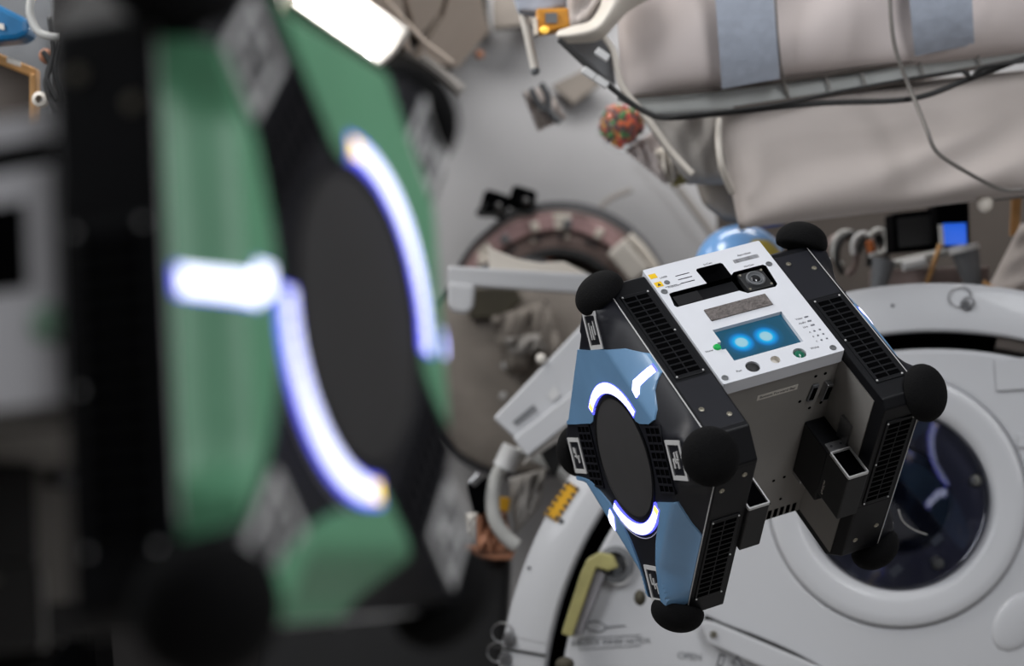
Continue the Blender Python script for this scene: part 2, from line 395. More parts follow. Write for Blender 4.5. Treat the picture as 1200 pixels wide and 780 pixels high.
    text('lettering', 'Bottom Forward Bay', .0060, Matrix.Translation((.002, -.108, ZB-.0003)) @ Matrix.Rotation(PI, 4, 'X'), 'dark_print', core)
    mb = MB()
    for x, y in ((.055, -.118), (.069, -.118), (.040, -.078), (.058, -.060), (.074, -.064), (.030, .068), (.046, .067), (.032, .115), (.049, .112), (-.05, -.06), (-.05, .11)):
        mb.lathe([(.0022, 0), (.0022, .0005), (0, .0005)], 10, Matrix.Translation((x, y, ZB)) @ Matrix.Rotation(PI, 4, 'X'))
    L('screw_hole', mb, 'void_black', core)
    for x in (.0555, .0735):
        mb = MB(); T = Matrix.Translation((x, -.090, ZB)) @ Matrix.Rotation(math.radians(8), 4, 'Z')
        mb.box(-.0048, .0048, -.014, .014, -.0035 if x < .06 else -.009, 0, T)
        c = L('connector', mb, 'tail_grey' if x < .06 else 'steel', core, bevel=.001)
        mb = MB().box(-.0030, .0030, -.010, .010, -.0045 if x < .06 else -.0100, -.002, T); L('connector_socket', mb, 'void_black', c)
    mb = MB(); loops = [[(-.086, .128), (.086, .128), (.086, .150), (-.086, .150)]]; mb2 = MB()
    for k in range(17):
        x = -.080+k*.0095; mb2.box(x, x+.0055, .131, .148, ZB-.0006, ZB)
    L('vent_slots', mb2, 'void_black', core)
    # boxes in the lower bays
    for sgn, lab in ((1, 'r'), (-1, 'l')):
        T = Matrix.Diagonal((sgn, 1, 1, 1))
        mb = MB(); fr = [(.0560, -.035), (.0862, -.035), (.0862, .058), (.0560, .058)]
        mb.prism([T @ Vector((x, y, ZB)) for x, y in fr], [T @ Vector((x, y, -.112)) for x, y in fr])
        bx = L('bay_box', mb, 'black_frame', bevel=.002)
        mb = MB(); mb.box(.0560, .0858, -.036, .040, -.162, -.112, T); hz = L('camera_housing', mb, 'black_rubber', bx, bevel=.002)
        T2 = T @ Matrix.Translation((.0709, -.0362, -.139)) @ FR
        L('hood_frame', slab(MB(), [rrect(-.0150, .0150, -.0230, .0230, .002, 2), rrect(-.0130, .0130, -.0210, .0210, .001, 2)], 0, .004, T2), 'silver_print', bx)
        L('hood_opening', slab(MB(), [rrect(-.0130, .0130, -.0210, .0210, .001, 2)], 0, .0006, T2), 'void_black', bx)
        L('bracket', MB().box(.058, .084, -.0385, -.030, -.1140, -.1000, T), 'steel', bx, bevel=.0008)
        for x in (.064, .078): L('bracket_screw', MB().ball(T @ Vector((x, -.0385, -.107)), .0018, None, 8, 5), 'dark_print', bx)
        L('bracket_arm', MB().box(.0815, .0862, -.072, -.036, -.112, -.090, T), 'steel', bx)
        L('cable_clip', MB().box(.058, .078, .058, .066, -.075, ZB, T), 'steel', bx, bevel=.001)
        if sgn == 1:
            R_ = Matrix(((0, 0, -1, .0556), (1, 0, 0, 0.020), (0, 1, 0, -.122), (0, 0, 0, 1)))
            text('lettering', 'PerchCam', .0058, R_ @ Matrix.Rotation(math.radians(180), 4, 'Z'), 'label_white', bx)
    ap = L('aft_plate', MB().box(-.0800, .0800, .1495, .1535, -.048, .066), 'aft_white', core, bevel=.001)
    L('aft_slot', MB().box(-.0820, .0820, .1495, .1512, .066, .079), 'void_black', core)
    L('aft_lip', MB().box(-.0840, .0840, .1495, .1535, .079, .0925), 'aft_white', core)
    L('aft_recess', MB().box(-.064, .010, .1530, .1542, .008, .050), 'void_black', ap, bevel=.003)
    L('aft_disc', MB().lathe([(0, .003), (.008, .002), (.009, 0)], 18, Matrix.Translation((-.074, .1535, -.010)) @ Matrix.Rotation(-PI/2, 4, 'X')), 'pale_green', ap, smooth=True)  # small pale green disc on the aft plate
    # propulsion modules: left as seen, right is the same turned half round the long axis
    for side in (0, 1):
        SIDE = side
        S = Matrix.Rotation(PI*side, 4, 'Y')
        h = L('side_module', MB(), 'black_frame') if False else None
        prof = [(HF, -.127), (HF+.030, -.157), (HB-.010, -.157), (HB, -.147), (HB, .127), (HB-.030, .157), (HF+.010, .157), (HF, .147)]
        mb = MB(); mb.prism([S @ Vector((-XA, y, z)) for y, z in prof], [S @ Vector((-XW, y, z)) for y, z in prof])
        body = L('side_module', mb, 'black_frame', bevel=.0015)
        L('inner_plate', MB().box(-XW, -XW+.0012, -.140, .148, .0556, .135, S) if side else MB().box(-XW, -XW+.0012, -.140, .148, -.135, -.0556, S), 'grey_metal', body)
        # skin: black shell
        grid = .005; v, f = cdt([OCT], grid); mb = MB()
        vs = [S @ Vector((-skin_x(p.x, p.y), -p.x+YC, p.y)) for p in v]; mb.add(vs, f)
        n = len(OCT); mb.add([S @ Vector((-skin_x(a, b), -a+YC, b)) for a, b in OCT]+[S @ Vector((-XA+.003, -a+YC, b)) for a, b in OCT], [(i, (i+1) % n, n+(i+1) % n, n+i) for i in range(n)])
        skin = L('side_skin', mb, 'black_skin', smooth='all')
        skin['label'] = 'black padded outer skin'
        def on(loops, off, g=.006, side_wall=True):
            v, f = cdt(loops, g); m_ = MB(); m_.add([S @ Vector((-skin_x(p.x, p.y)-off, -p.x+YC, p.y)) for p in v], f)
            for l in loops:
                k = len(l); m_.add([S @ Vector((-skin_x(a, b)-o_, -a+YC, b)) for o_ in (off, -.0005) for a, b in l], [(i, (i+1) % k, k+(i+1) % k, k+i) for i in range(k)])
            return m_
        def dense(l, st=.006):
            out = []
            for i in range(len(l)):
                a = Vector(l[i]); b = Vector(l[(i+1) % len(l)]); k = max(1, int((b-a).length/st))
                out += [tuple(a+(b-a)*j/k) for j in range(k)]
            return out
        up = [(.048, .1565), (.078, .122), (.1, .100), (.122, .0755), (.1395, .055), (.1565, .022), (.1565, -.012), (.149, -.017), (.141, -.024), (.131, -.045), (.122, -.052), (.107, -.044), (.0885, -.0250)]
        up += arcpts(0, 0, .0845, -10, 100, 16)+[(-.0250, .0885), (-.050, .1130), (-.062, .124), (-.095, .1565)]
        lb = [(-.1565, .116), (-.135, .092), (-.118, .070), (-.109, .040), (-.1030, .015), (-.104, -.005), (-.1045, -.029), (-.110, -.050), (-.122, -.075), (-.138, -.098), (-.1565, -.116)]
        lr = [(.014, -.0915), (.052, -.127), (.040, -.134), (.022, -.144), (.010, -.1565), (-.122, -.1565), (-.135, -.148), (-.128, -.140), (-.108, -.126), (-.080, -.112), (-.050, -.1045), (-.035, -.1030), (-.010, -.1020)]
        for pl in (up, lb, lr): L('coloured_panel', on([dense(pl)], .0024, .004), skin_mat, skin, smooth=True)
        # silver piping around the seam and along the panels
        def line(pts, r, m='silver_print', name='piping'):
            L(name, MB().tube([S @ Vector((-skin_x(a, b)-.0007, -a+YC, b)) for a, b in pts], r, 5), m, skin)
        line(dense(OCT+OCT[:1])[:-3], .0008)
        line(arcpts(0, 0, .1055, 182, 268, 20), .0007)
        # marks near the corners: silver frame around a black field with a few strokes
        for i, (su, sv) in enumerate(((1, 1), (1, -1), (-1, 1), (-1, -1))):
            D = Vector((su, sv)).normalized(); c = D*(.166 if su*sv > 0 else .160); Tn = Vector((1, 1)).normalized(); Bn = Vector((1, -1)).normalized()
            q = lambda a, b: tuple(c+Tn*a+Bn*b)
            fr = [q(-.0245, -.0205), q(.0245, -.0205), q(.0245, .0205), q(-.0245, .0205)]; inn = [q(-.0190, -.0155), q(.0190, -.0155), q(.0190, .0155), q(-.0190, .0155)]
            L('mark_frame', on([dense(fr, .004), inn], .0016, None), 'silver_print', skin)
            mb = MB()
            strokes = [[(-.012, -.0045, .010, -.0030), (-.012, -.0008, .006, .0008), (-.006, .0030, .012, .0045)], [(-.010, -.005, .000, -.003), (-.004, -.002, .010, 0), (-.010, .001, -.001, .003), (.003, .002, .011, .004), (.000, -.005, .002, .004)],
                       [(-.010, .001, .000, .003), (-.004, -.002, .010, -.0005), (.003, -.0045, .011, -.0025), (-.002, -.0045, 0, .004)], [(-.012, .0030, .002, .0045), (-.006, -.0008, .008, .0008), (.000, -.0045, .013, -.0030), (-.001, -.004, .001, .004)]][i]
            for a0, b0, a1, b1 in strokes: mb2_ = on([[q(a0, b0*1.9), q(a1, b0*1.9), q(a1, b1*1.9), q(a0, b1*1.9)]], .0016, None); mb.add(mb2_.v, mb2_.f)
            L('mark_strokes', mb, 'silver_print', skin)
        # fan intake: domed mesh with dot rows, black ring
        Tk = S @ Matrix.Translation((-XP, YC, 0)) @ Matrix.Rotation(-PI/2, 4, 'Y')
        mb = MB().lathe([(.083, -.001), (.0825, .0018), (.0785, .0022), (.077, .001)], 64, Tk)
        ring = L('intake_ring', mb, 'black_frame', skin, smooth=True)
        mb = MB().lathe([(.0775, .0008), (.060, .0022), (.035, .0034), (0, .0040)], 48, Tk); L('intake_mesh', mb, 'dark_mesh', ring, smooth='all')
        # side grilles on the remaining two diagonals
        for s_ in (1, -1):
            D = Vector((s_, -s_)).normalized(); Tn = Vector((s_, s_)).normalized(); 
            mb = MB(); mg = MB()
            def quad(m_, a0, a1, b0, b1, off):
                c4 = [D*b0+Tn*a0, D*b0+Tn*a1, D*b1+Tn*a1, D*b1+Tn*a0]; x_ = XP+off
                m_.prism([S @ Vector((-x_, -c.x+YC, c.y)) for c in c4], [S @ Vector((-XP+.001, -c.x+YC, c.y)) for c in c4])
            quad(mb, -.043, .043, .0905, .1335, .0006)
            L('side_grille', mb, 'void_black', skin)
            for k in range(9): quad(mg, -.043+k*.01035, -.0405+k*.01035, .0905, .1335, .0022)
            for k in range(4): quad(mg, -.043, .043, .0905+k*.0137, .0925+k*.0137, .0018)
            L('grille_bars', mg, 'black_skin', skin)
        # light rings, marker lights
        def led(a0, a1, r0, r1, n, yel):
            base = on([arcpts(0, 0, r0-.0006, a0-1, a1+1, 20)+arcpts(0, 0, r1+.0008, a1+1, a0-1, 20)], .0028, None)
            b = L('light_ring', base, 'led_blue', skin)
            for k in range(n):
                b0 = a0+(a1-a0)*k/n; b1 = a0+(a1-a0)*(k+.86)/n; t = (k+.5)/n
                w_ = 1-.35*(2*t-1)**2; rm = (r0+r1)/2; hw = (r1-r0)/2*w_
                m_ = on([arcpts(0, 0, rm-hw, b0, b1, 3)+arcpts(0, 0, rm+hw, b1, b0, 3)], .0036, None)
                L('led_segment', m_, 'led_amber' if k == yel else 'led_white', b)
        led(-6, 92, .0850, .0985, 16, 15)
        led(179, 274, .0860, .1000, 16, 15)
        for s_ in (1, -1):
            k0 = .1185 if s_ > 0 else .1085
            pts = [(s_*k0, -.0060*s_), (s_*.124, -.0062*s_), (s_*.131, .0015*s_), (s_*.1555, -.003*s_), (s_*.1555, .010*s_), (s_*.128, .0160*s_), (s_*(k0+.0015), .0075*s_)]
            dv_ = -.004 if s_ > 0 else .005
            pts = [(a_, b_+dv_) for a_, b_ in pts]
            if s_ < 0: pts = pts[::-1]
            b = L('marker_light', on([dense(pts, .004)], .0028, None), 'led_blue', skin)
            c0 = sum((Vector(p) for p in pts), Vector((0, 0)))/len(pts); pin = [tuple(c0+(Vector(p)-c0)*.92) for p in pts]
            L('light_core', on([dense(pin, .004)], .0036, None), 'led_core', b)
        # edge grilles on front, bottom, back, top of the module
        for k4 in range(4):
            Rg = Matrix.Rotation(PI/2*k4, 4, 'X')
            T = S @ Matrix.Translation((0, YC if k4 % 2 == 0 else 0, 0)) @ Rg
            off = {0: .1585, 1: .157, 2: .1585, 3: .157}[k4]
            z0, z1 = -.028, .118
            if k4 % 2: T = T @ Matrix.Diagonal((1, 1, -1, 1))
            mb = MB().box(-.1345, -.0945, -off-.0016, -off+.002, z0-.004, z1+.004, T)
            gf = L('grille_frame', mb, 'black_frame', body, bevel=.0006)
            mb = MB()
            for c in range(2):
                for r_ in range(15):
                    x0 = -.1315+c*.0175; zz = z0+r_*(z1-z0)/15; mb.box(x0, x0+.0155, -off-.0019, -off-.0012, zz+.0016, zz+.0083, T)
            L('grille_slots', mb, 'void_black', gf)
            mb = MB()
            for x, z in ((-.1322, z1+.001), (-.0962, z1+.001), (-.1322, z0-.001), (-.0962, z0-.001), (-.0962, (z0+z1)/2)): mb.ball(T @ Vector((x, -off-.0018, z)), .0014, None, 8, 5)
            L('grille_screw', mb, 'silver_print', gf)
            mb = MB().box(-.1385, -.0885, -off-.0003, -off+.002, -.120, -.036, T); L('blank_cover', mb, 'black_skin' if k4 == 0 else 'black_frame', body, bevel=.0006)
            for x, z in ((-.129, -.086), (-.101, -.104)):
                L('cover_bolt', MB().lathe([(.0036, 0), (.0034, .001), (.0016, .0012), (.0012, .0004), (0, .0004)], 14, T @ Matrix.Translation((x, -off-.0002, z)) @ FR), 'bolt_steel', body, smooth=True)
        # foam bumpers on the four corners
        for sy in (-1, 1):
            for sz in (-1, 1):
                z_ = sz*(-1 if side else 1)
                D = Vector((-.55, sy*.707, sz*.707)).normalized()
                zax = D; yax = D.cross(Vector((1, 0, 0))).normalized(); xax = yax.cross(zax); Rm = Matrix((xax, yax, zax)).transposed()
                s0 = .1475
                c = Vector((-.1485, YC+sy*s0, sz*s0)); c = S @ c; mb = MB(); Sr = S.to_3x3() @ Rm
                mb.ball(c, (.034, .036, .026), Sr, 28, 18)
                for p_ in range(len(mb.v)):
                    loc = Sr.inverted() @ (mb.v[p_]-c)
                    if loc.z < -.008: loc.z = -.008-(abs(loc.z)-.008)*.25; mb.v[p_] = c+Sr @ loc
                L('corner_bumper', mb, 'foam_black', smooth='all')
    return root
def rod(v):
    v = Vector(v); return Matrix.Rotation(v.length, 3, v.normalized())
C2W = Matrix(((1, 0, 0), (0, 0, 1), (0, -1, 0)))      # vision frame (right, down, forward) to world
def pose(r, B, t):
    R = C2W @ rod(r) @ Matrix(B); loc = CAM+C2W @ Vector(t)
    return Matrix.Translation(loc) @ R.to_4x4()
blue = robot(pose((-.7746, -.2315, -.3693), ((1, 0, 0), (0, 0, -1), (0, 1, 0)), (.2965, .1149, 2.4309)), 'slate_blue_skin',
             ['cube robot with slate blue side panels, white front plate and glowing eye screen, floating free'])
green = robot(pose((-.1689, -1.2469, .0256), ((0, -1, 0), (0, 0, -1), (1, 0, 0)), (-.2379*.99-.004, .0103*.99+.001, 1.0609*.99)), 'green_skin',
              ['blurred cube robot with green side panels and light arcs, close to the camera'])


# ------------------------------------------------------------------ the module: walls and ceiling
Vv = lambda *a: Vector(a)
def quadslab(mb, pts, th, mi=0, dirn=None):      # plate through points, th thick away from the camera
    pts = [Vector(p) for p in pts]; n = (pts[1]-pts[0]).cross(pts[2]-pts[0]).normalized()
    if dirn is not None: n = Vector(dirn).normalized()
    elif n.dot(pts[0]-CAM) < 0: n = -n
    return mb.prism(pts, [p+n*th for p in pts], mi)
def PP(pl, d): return [P(x, y, d[i] if isinstance(d, (list, tuple)) else d) for i, (x, y) in enumerate(pl)]
def bag(name, quad, th, m, parent=None, nu=30, nv=16, wr=.006, seed=0, power=4, dirn=(0, 1, 0)):
    a, b, c, d = [Vector(p) for p in quad]; dn = Vector(dirn).normalized(); mb = MB(); vs = []
    r = random.Random(seed); ph = [(r.uniform(2, 9), r.uniform(2, 9), r.uniform(0, 6)) for _ in range(7)]
    for side in (1, -1):
        for j in range(nv+1):
            for i in range(nu+1):
                u = i/nu; v = j/nv; p = a.lerp(b, u).lerp(d.lerp(c, u), v)
                k = (1-abs(2*u-1)**power)*(1-abs(2*v-1)**power); k = max(k, 0)**.5
                w_ = sum(math.sin(f1*u*3+f2*v*2+f0) for f1, f2, f0 in ph)/7*wr*k*2
                vs.append(p-dn*(th*.5*k*side+(w_ if side == 1 else 0)))
    n = (nu+1)*(nv+1); fs = []
    for s_ in (0, 1):
        for j in range(nv):
            for i in range(nu):
                q = s_*n+j*(nu+1)+i; fs.append((q, q+1, q+nu+2, q+nu+1))
    mb.add(vs, fs)
    rim = [j for j in range(nu+1)]
    return obj(name, mb, m, parent, smooth='all')
# back wall: soft white fabric wall with padded seams
mb = MB(); W = 30; H = 20; vs = []
for j in range(H+1):
    for i in range(W+1):
        px = -500+2400*i/W; py = -500+1900*j/H; d = 5.2+.05*math.sin(i*.7+j*.4)+.04*math.sin(j*1.3-i*.3); vs.append(P(px, py, d))
mb.add(vs, [(j*(W+1)+i, j*(W+1)+i+1, (j+1)*(W+1)+i+1, (j+1)*(W+1)+i) for j in range(H) for i in range(W)])
wb = struct(obj('wall_back', mb, 'wall_fabric', smooth='all'), 'pale grey padded end wall behind the hatches')
obj('wall_seam', MB().tube(smooth_path(PP([(752, 172), (790, 214), (834, 272), (880, 330)], 5.10)), .012, 6), 'bag_dim', wb)
obj('wall_seam', MB().tube(smooth_path(PP([(700, 268), (708, 238), (740, 222)], 5.10)), .008, 6), 'bag_dim', wb)
# the rest of the module shell around the view
for nm, b_, m_, lb in (('floor', (-2.3, 3.0, -2, 5.4, .10, .20), 'bag_dim', 'dim lower rack faces of the module'), ('ceiling', (-2.3, 3.0, -2, 5.4, 3.6, 3.7), 'wall_fabric', 'pale overhead rack faces of the module'),
                      ('wall_port', (-2.4, -2.3, -2, 5.4, .1, 3.7), 'bag_dim', 'grey side racks out of view on the left'), ('wall_starboard', (3.0, 3.1, -2, 5.4, .1, 3.7), 'bag_dim', 'grey side racks out of view on the right'),
                      ('wall_front', (-2.3, 3.0, -2.1, -2, .1, 3.7), 'tail_grey', 'grey wall behind the photographer')):
    struct(obj(nm, MB().box(*b_), m_), lb)
# ceiling: beige panels sloping towards the camera in the upper left
ca, cb, cc = P(574, 38, 5.2), P(520, 102, 5.2), P(470, -160, 3.6)
cn = (cb-ca).cross(cc-ca).normalized()
def oc(x, y, off=0):                  # where that line of sight meets the sloping ceiling
    d = P(x, y, 1)-CAM; k = (ca-cn*off*(-1 if cn.dot(ca-CAM) < 0 else 1)-CAM).dot(cn)/d.dot(cn); return CAM+d*k
cl = struct(obj('ceiling', quadslab(MB(), [oc(x, y) for x, y in ((300, -170), (560, -170), (574, 38), (520, 102), (420, 90), (320, 20))], .03), 'olive_dark'))
for q in ([(404, -60), (466, -60), (472, 0), (484, 66), (440, 24)], [(548, -80), (574, 36), (537, 80), (488, 72), (520, 20)], [(472, -80), (544, -80), (516, 14), (490, 46), (476, 0)]):
    obj('ceiling_panel', quadslab(MB(), [oc(x, y, .04) for x, y in q], .02), 'beige_panel', cl, bevel=.004)
obj('ceiling_panel', quadslab(MB(), PP([(575, -60), (700, -60), (640, 26), (578, 34)], 5.0), .05), 'hatch_fabric', cl, bevel=.004)
struct(obj('trim_1', MB().tube(PP([(452, 45), (495, 72), (540, 108)], 4.6), .020, 8), 'bag_dim', smooth=True), 'pale grey edging strip below the beige ceiling panels')
tag(obj('ceiling_knob', MB().ball(P(562, 64, 4.9), .012), 'copper', smooth='all'), 'small dark round knob on the edge between beige ceiling panel and pale wall', 'knob')
# the dark side of the module beyond the green robot
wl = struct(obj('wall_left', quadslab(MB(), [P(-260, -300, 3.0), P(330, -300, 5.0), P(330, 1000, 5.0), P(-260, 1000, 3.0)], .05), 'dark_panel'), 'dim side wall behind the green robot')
wr_ = struct(obj('wall_right', quadslab(MB(), [P(840, 190, 4.5), P(1400, 150, 3.9), P(1400, 420, 3.9), P(840, 420, 4.5)], .05), 'brown_dark'), 'dim brown recess between cargo bags and airlock hatch')

# ------------------------------------------------------------------ tube lamp, upper left
t = thing('tube_lamp', 'bright white tube lamp fixture showing above the green robot', 'lamp', P(400, 25, 3.6))
LA, LB = P(340, -32, 3.6), P(452, 46, 3.6)
ax = (LB-LA).normalized(); sd = Vector((ax.z, 0, -ax.x)); fw = Vector((0, 1, 0))
def lbox(a0, a1, s0, s1, f0, f1):
    T = Matrix((ax.to_4d(), sd.to_4d(), fw.to_4d(), (0, 0, 0, 1))).transposed(); T.translation = LA
    for i in range(3): T[3][i] = 0
    return MB().box(a0, a1, s0, s1, f0, f1, T)
Ln = (LB-LA).length
obj('housing', lbox(0, Ln+.02, -.05, .052, .05, .11), 'label_white', t, bevel=.01)
obj('lamp_tube', lbox(0, Ln*.36, -.030, .034, -.005, .06), 'lamp_tube', t, bevel=.014)
obj('lamp_tube', lbox(Ln*.39, Ln*.84, -.036, .038, -.005, .06), 'lamp_tube', t, bevel=.014)
obj('lamp_guard', MB().tube(smooth_path([LA+ax*Ln*.91-sd*.02-fw*.01, LA+ax*Ln*.97-sd*.005-fw*.01, LA+ax*Ln*.975+sd*.02-fw*.01, LA+ax*Ln*.94+sd*.05-fw*.01]), [.010]*8+[.012]*10+[.006], 8), 'lamp_tube', t)['label'] = 'curved glowing end of the lamp'
obj('end_cap', lbox(Ln*.84, Ln*.90, -.03, .03, 0, .06), 'silver_print', t, bevel=.008)
rail = obj('handrail', MB().tube(PP([(448, -4), (500, 52), (530, 74)], 4.0), .006, 8), 'beige_panel', smooth=True)
tag(rail, 'thin beige rail running down from the top edge beside the tube lamp', 'rail')

# ------------------------------------------------------------------ airlock hatch with round window, lower right
HD = 3.12; HC = P(1096, 856, HD); un = HD/FPX
nz = Vector((-.22, -1, .10)).normalized(); nx = Vector((1, 0, 0)); nx = (nx-nz*nx.dot(nz)).normalized(); ny = nz.cross(nx)
HM = Matrix((nx.to_4d(), ny.to_4d(), nz.to_4d(), (0, 0, 0, 1))).transposed()
for i in range(3): HM[3][i] = 0
HM.translation = HC
def hl(px, py, h=0):               # where that line of sight meets the hatch face, in the hatch's own axes
    d = P(px, py, 1)-CAM; o = HC+nz*h; k = (o-CAM).dot(nz)/d.dot(nz); q = CAM+d*k-HC
    return Vector((q.dot(nx), q.dot(ny), h))
hatch = thing('airlock_hatch', 'large round white airlock hatch with a dark round window', 'hatch', matrix=HM, wc=False)
frame = thing('airlock_ring', 'broad white ring flange around the large airlock hatch', 'ring', matrix=HM, wc=False)
def Lh(name, mb, m, parent=hatch, **k): return obj(name, mb, m, parent, local=True, **k)
R1, R2, R3 = 471*un, 529*un, 450*un
a_s = math.radians(168.5)
Lh('flange', MB().lathe([(R1, -.10), (R1, -.004), (R1+.004, 0), (R2-.01, 0), (R2, -.008), (R2, -.10)], 160, None, a_s-2*PI+.002, a_s), 'white_paint', frame, smooth=True)
Lh('seal_groove', MB().lathe([(R1, -.03), (R1-.004, -.10), (R3-.02, -.10)], 120), 'void_black', frame, smooth=True)
Lh('joint_line', MB().tube([hl(572, 757, .001), hl(612, 763, .001), hl(640, 768, .001)], .0025, 6), 'cable_black', frame)
def bolt(p, parent, r=.010, loop=True, m='steel'):
    T = Matrix.Translation(p)
    b = Lh('bolt', MB().lathe([(0, .012), (r*.8, .011), (r, .007), (r, 0), (r*1.3, 0)], 14, T), m, parent, smooth=True)
    if loop:
        pts = [p+Vector((math.cos(a)*r*1.9-.012, math.sin(a)*r*1.7+.012, .004)) for a in [i*PI/5 for i in range(9)]]
        Lh('lock_wire', MB().tube(smooth_path(pts, 3), .0012, 5), 'steel', b)
for p in ((1134, 356), (597, 749), (592, 772)): bolt(hl(*p), frame)
for p in ((1046, 358), (620, 665)): Lh('rivet', MB().ball(hl(*p), .003), 'dark_print', frame)
# hazard label
mb = MB(); c = [hl(665, 563, .0015), hl(679, 572, .0015), hl(652, 612, .0015), hl(637, 602, .0015)]
lab = Lh('warning_label', quadslab(MB(), c, .002, dirn=(0, 0, -1)), 'hazard_yellow', frame)
mb = MB()
for k in range(6):
    u = k/6; e1 = c[0].lerp(c[3], u); e2 = c[0].lerp(c[3], u+.09); s_ = (c[1]-c[0])*.26; up_ = Vector((0, 0, .0015))
    mb.add([e1+up_, e1+s_+up_, e2+s_+up_, e2+up_], [(0, 1, 2, 3)]); f1 = c[1].lerp(c[2], u); f2 = c[1].lerp(c[2], u+.09)
    mb.add([f1+up_, f1-s_+up_, f2-s_+up_, f2+up_], [(0, 1, 2, 3)])
for k in range(3):
    e1 = c[0].lerp(c[1], .1+k*.33); e2 = c[0].lerp(c[1], .28+k*.33); dd = (c[3]-c[0])*.06
    mb.add([e1+up_, e2+up_, e2+dd+up_, e1+dd+up_], [(0, 1, 2, 3)]); g = c[3]-c[0]; mb.add([e1+g+up_, e2+g+up_, e2+g-dd+up_, e1+g-dd+up_], [(0, 1, 2, 3)])
Lh('hazard_edge', mb, 'dark_print', lab)
Lh('print_spot', MB().box(-.004, .004, -.004, .004, 0, .0006, Matrix.Translation(hl(658, 611))), 'dark_print', frame)
# hatch plate
win = hl(1050, 585); prof = [(R3, -.09), (R3, -.012), (R3-.012, 0), (0, .0)]
loops = [circ(0, 0, R3, 160), circ(win.x, win.y, 150*un, 64)]
Lh('hatch_plate', slab(MB(), loops, -.08, 0, Matrix.Identity(4)), 'white_paint', bevel=.008)
# window surround, reveal, rim and pane
Tw = Matrix.Translation(win)
wr = Lh('window_surround', MB().lathe([(151*un, -.02), (150*un, .006), (147*un, .009), (136*un, .0085), (122*un, .006), (109*un, .002), (107*un, -.030)], 128, Tw), 'white_paint', smooth='all')
rim = Lh('window_rim', MB().lathe([(107*un, -.028), (98*un, -.030), (66*un, -.036), (62*un, -.050)], 96, Tw), 'window_rim', smooth=True)
Lh('window_pane', MB().lathe([(64*un, -.048), (0, -.050)], 64, Tw), 'window_pane', wr, smooth=True)
gn = Vector((-.35, -1, .13)).normalized(); gl_ = HM.to_3x3().inverted() @ gn; Rg_ = Vector((0, 0, 1)).rotation_difference(gl_).to_matrix().to_4x4()
Lh('glass_disc', MB().lathe([(0, .002), (103*un, .002), (104*un, 0), (103*un, -.004), (0, -.004)], 96, Matrix.Translation(hl(1050, 585, -.004)) @ Rg_), 'window_glass', wr, smooth=True)
for p in ((1143, 563), (1099, 660), (1035, 505), (975, 640)):
    bolt(hl(*p, -.033), rim, .011, False, 'bolt_steel')
for p in ((1098, 632), (1050, 668)): Lh('rim_clip', MB().box(-.011, .011, -.007, .007, 0, .006, Matrix.Translation(hl(*p, -.036)) @ Matrix.Rotation(.7, 4, 'Z')), 'tail_grey', rim, bevel=.001)
tw = obj('tether', MB().tube(smooth_path(PP([(1053, 597), (1058, 610), (1070, 620), (1086, 626)], [2.75, 2.77, 2.80, 2.82])), .0011, 6), 'cable_white', smooth='all')
tag(tw, 'thin white wire trailing from the blue robot in front of the round window', 'wire')
for q, hh in (([(1165, 422), (1208, 418), (1210, 455), (1168, 458)], .006), ([(1192, 508), (1215, 508), (1215, 524), (1194, 524)], .006)):
    Lh('cover_plate', quadslab(MB(), [hl(x, y, hh) for x, y in q], .006, dirn=(0, 0, -1)), 'white_paint', bevel=.001)
Lh('recess', MB().ball(hl(1192, 728, .0), (.035, .055, .007), Matrix.Rotation(-.6, 3, 'Z')), 'white_paint', smooth='all')
# dark seal line, link arm and mechanism on the lower left of the hatch
Lh('seal_line', MB().tube(smooth_path([hl(x, y, .002) for x, y in ((826, 722), (850, 733), (885, 746), (920, 761), (955, 779), (985, 797))]), .0038, 6), 'cable_black')
arm = Lh('link_arm', slab(MB(), [[tuple(hl(x, y).xy) for x, y in ((826, 738), (823, 730), (829, 726), (838, 728), (900, 754), (975, 786), (965, 806), (880, 774), (832, 752))]], .002, .022, Matrix.Identity(4)), 'white_paint', bevel=.003)
Lh('arm_pin', MB().lathe([(0, .026), (.006, .026), (.006, .02)], 12, Matrix.Translation(hl(838, 742))), 'bolt_steel', arm)
mb = MB(); a = [hl(844, 765, .0235), hl(851, 767, .0235), hl(848, 780, .0235), hl(841, 778, .0235)]
slab(mb, [[tuple(hl(x, y).xy) for x, y in ((845, 764), (852, 766), (848, 781), (841, 779))], [tuple(hl(x, y).xy) for x, y in ((846.5, 766.5), (850, 767.5), (847, 778.5), (843.5, 777.5))]], .022, .0228, Matrix.Identity(4)); Lh('printed_symbol', mb, 'dark_print', arm)
slab(mb := MB(), [[tuple(hl(x, y).xy) for x, y in ((865, 766), (876, 782), (859, 776))], [tuple(hl(x, y).xy) for x, y in ((865, 769.5), (871.5, 779.5), (861.5, 775.5))]], .022, .0228, Matrix.Identity(4)); Lh('printed_symbol', mb, 'dark_print', arm)
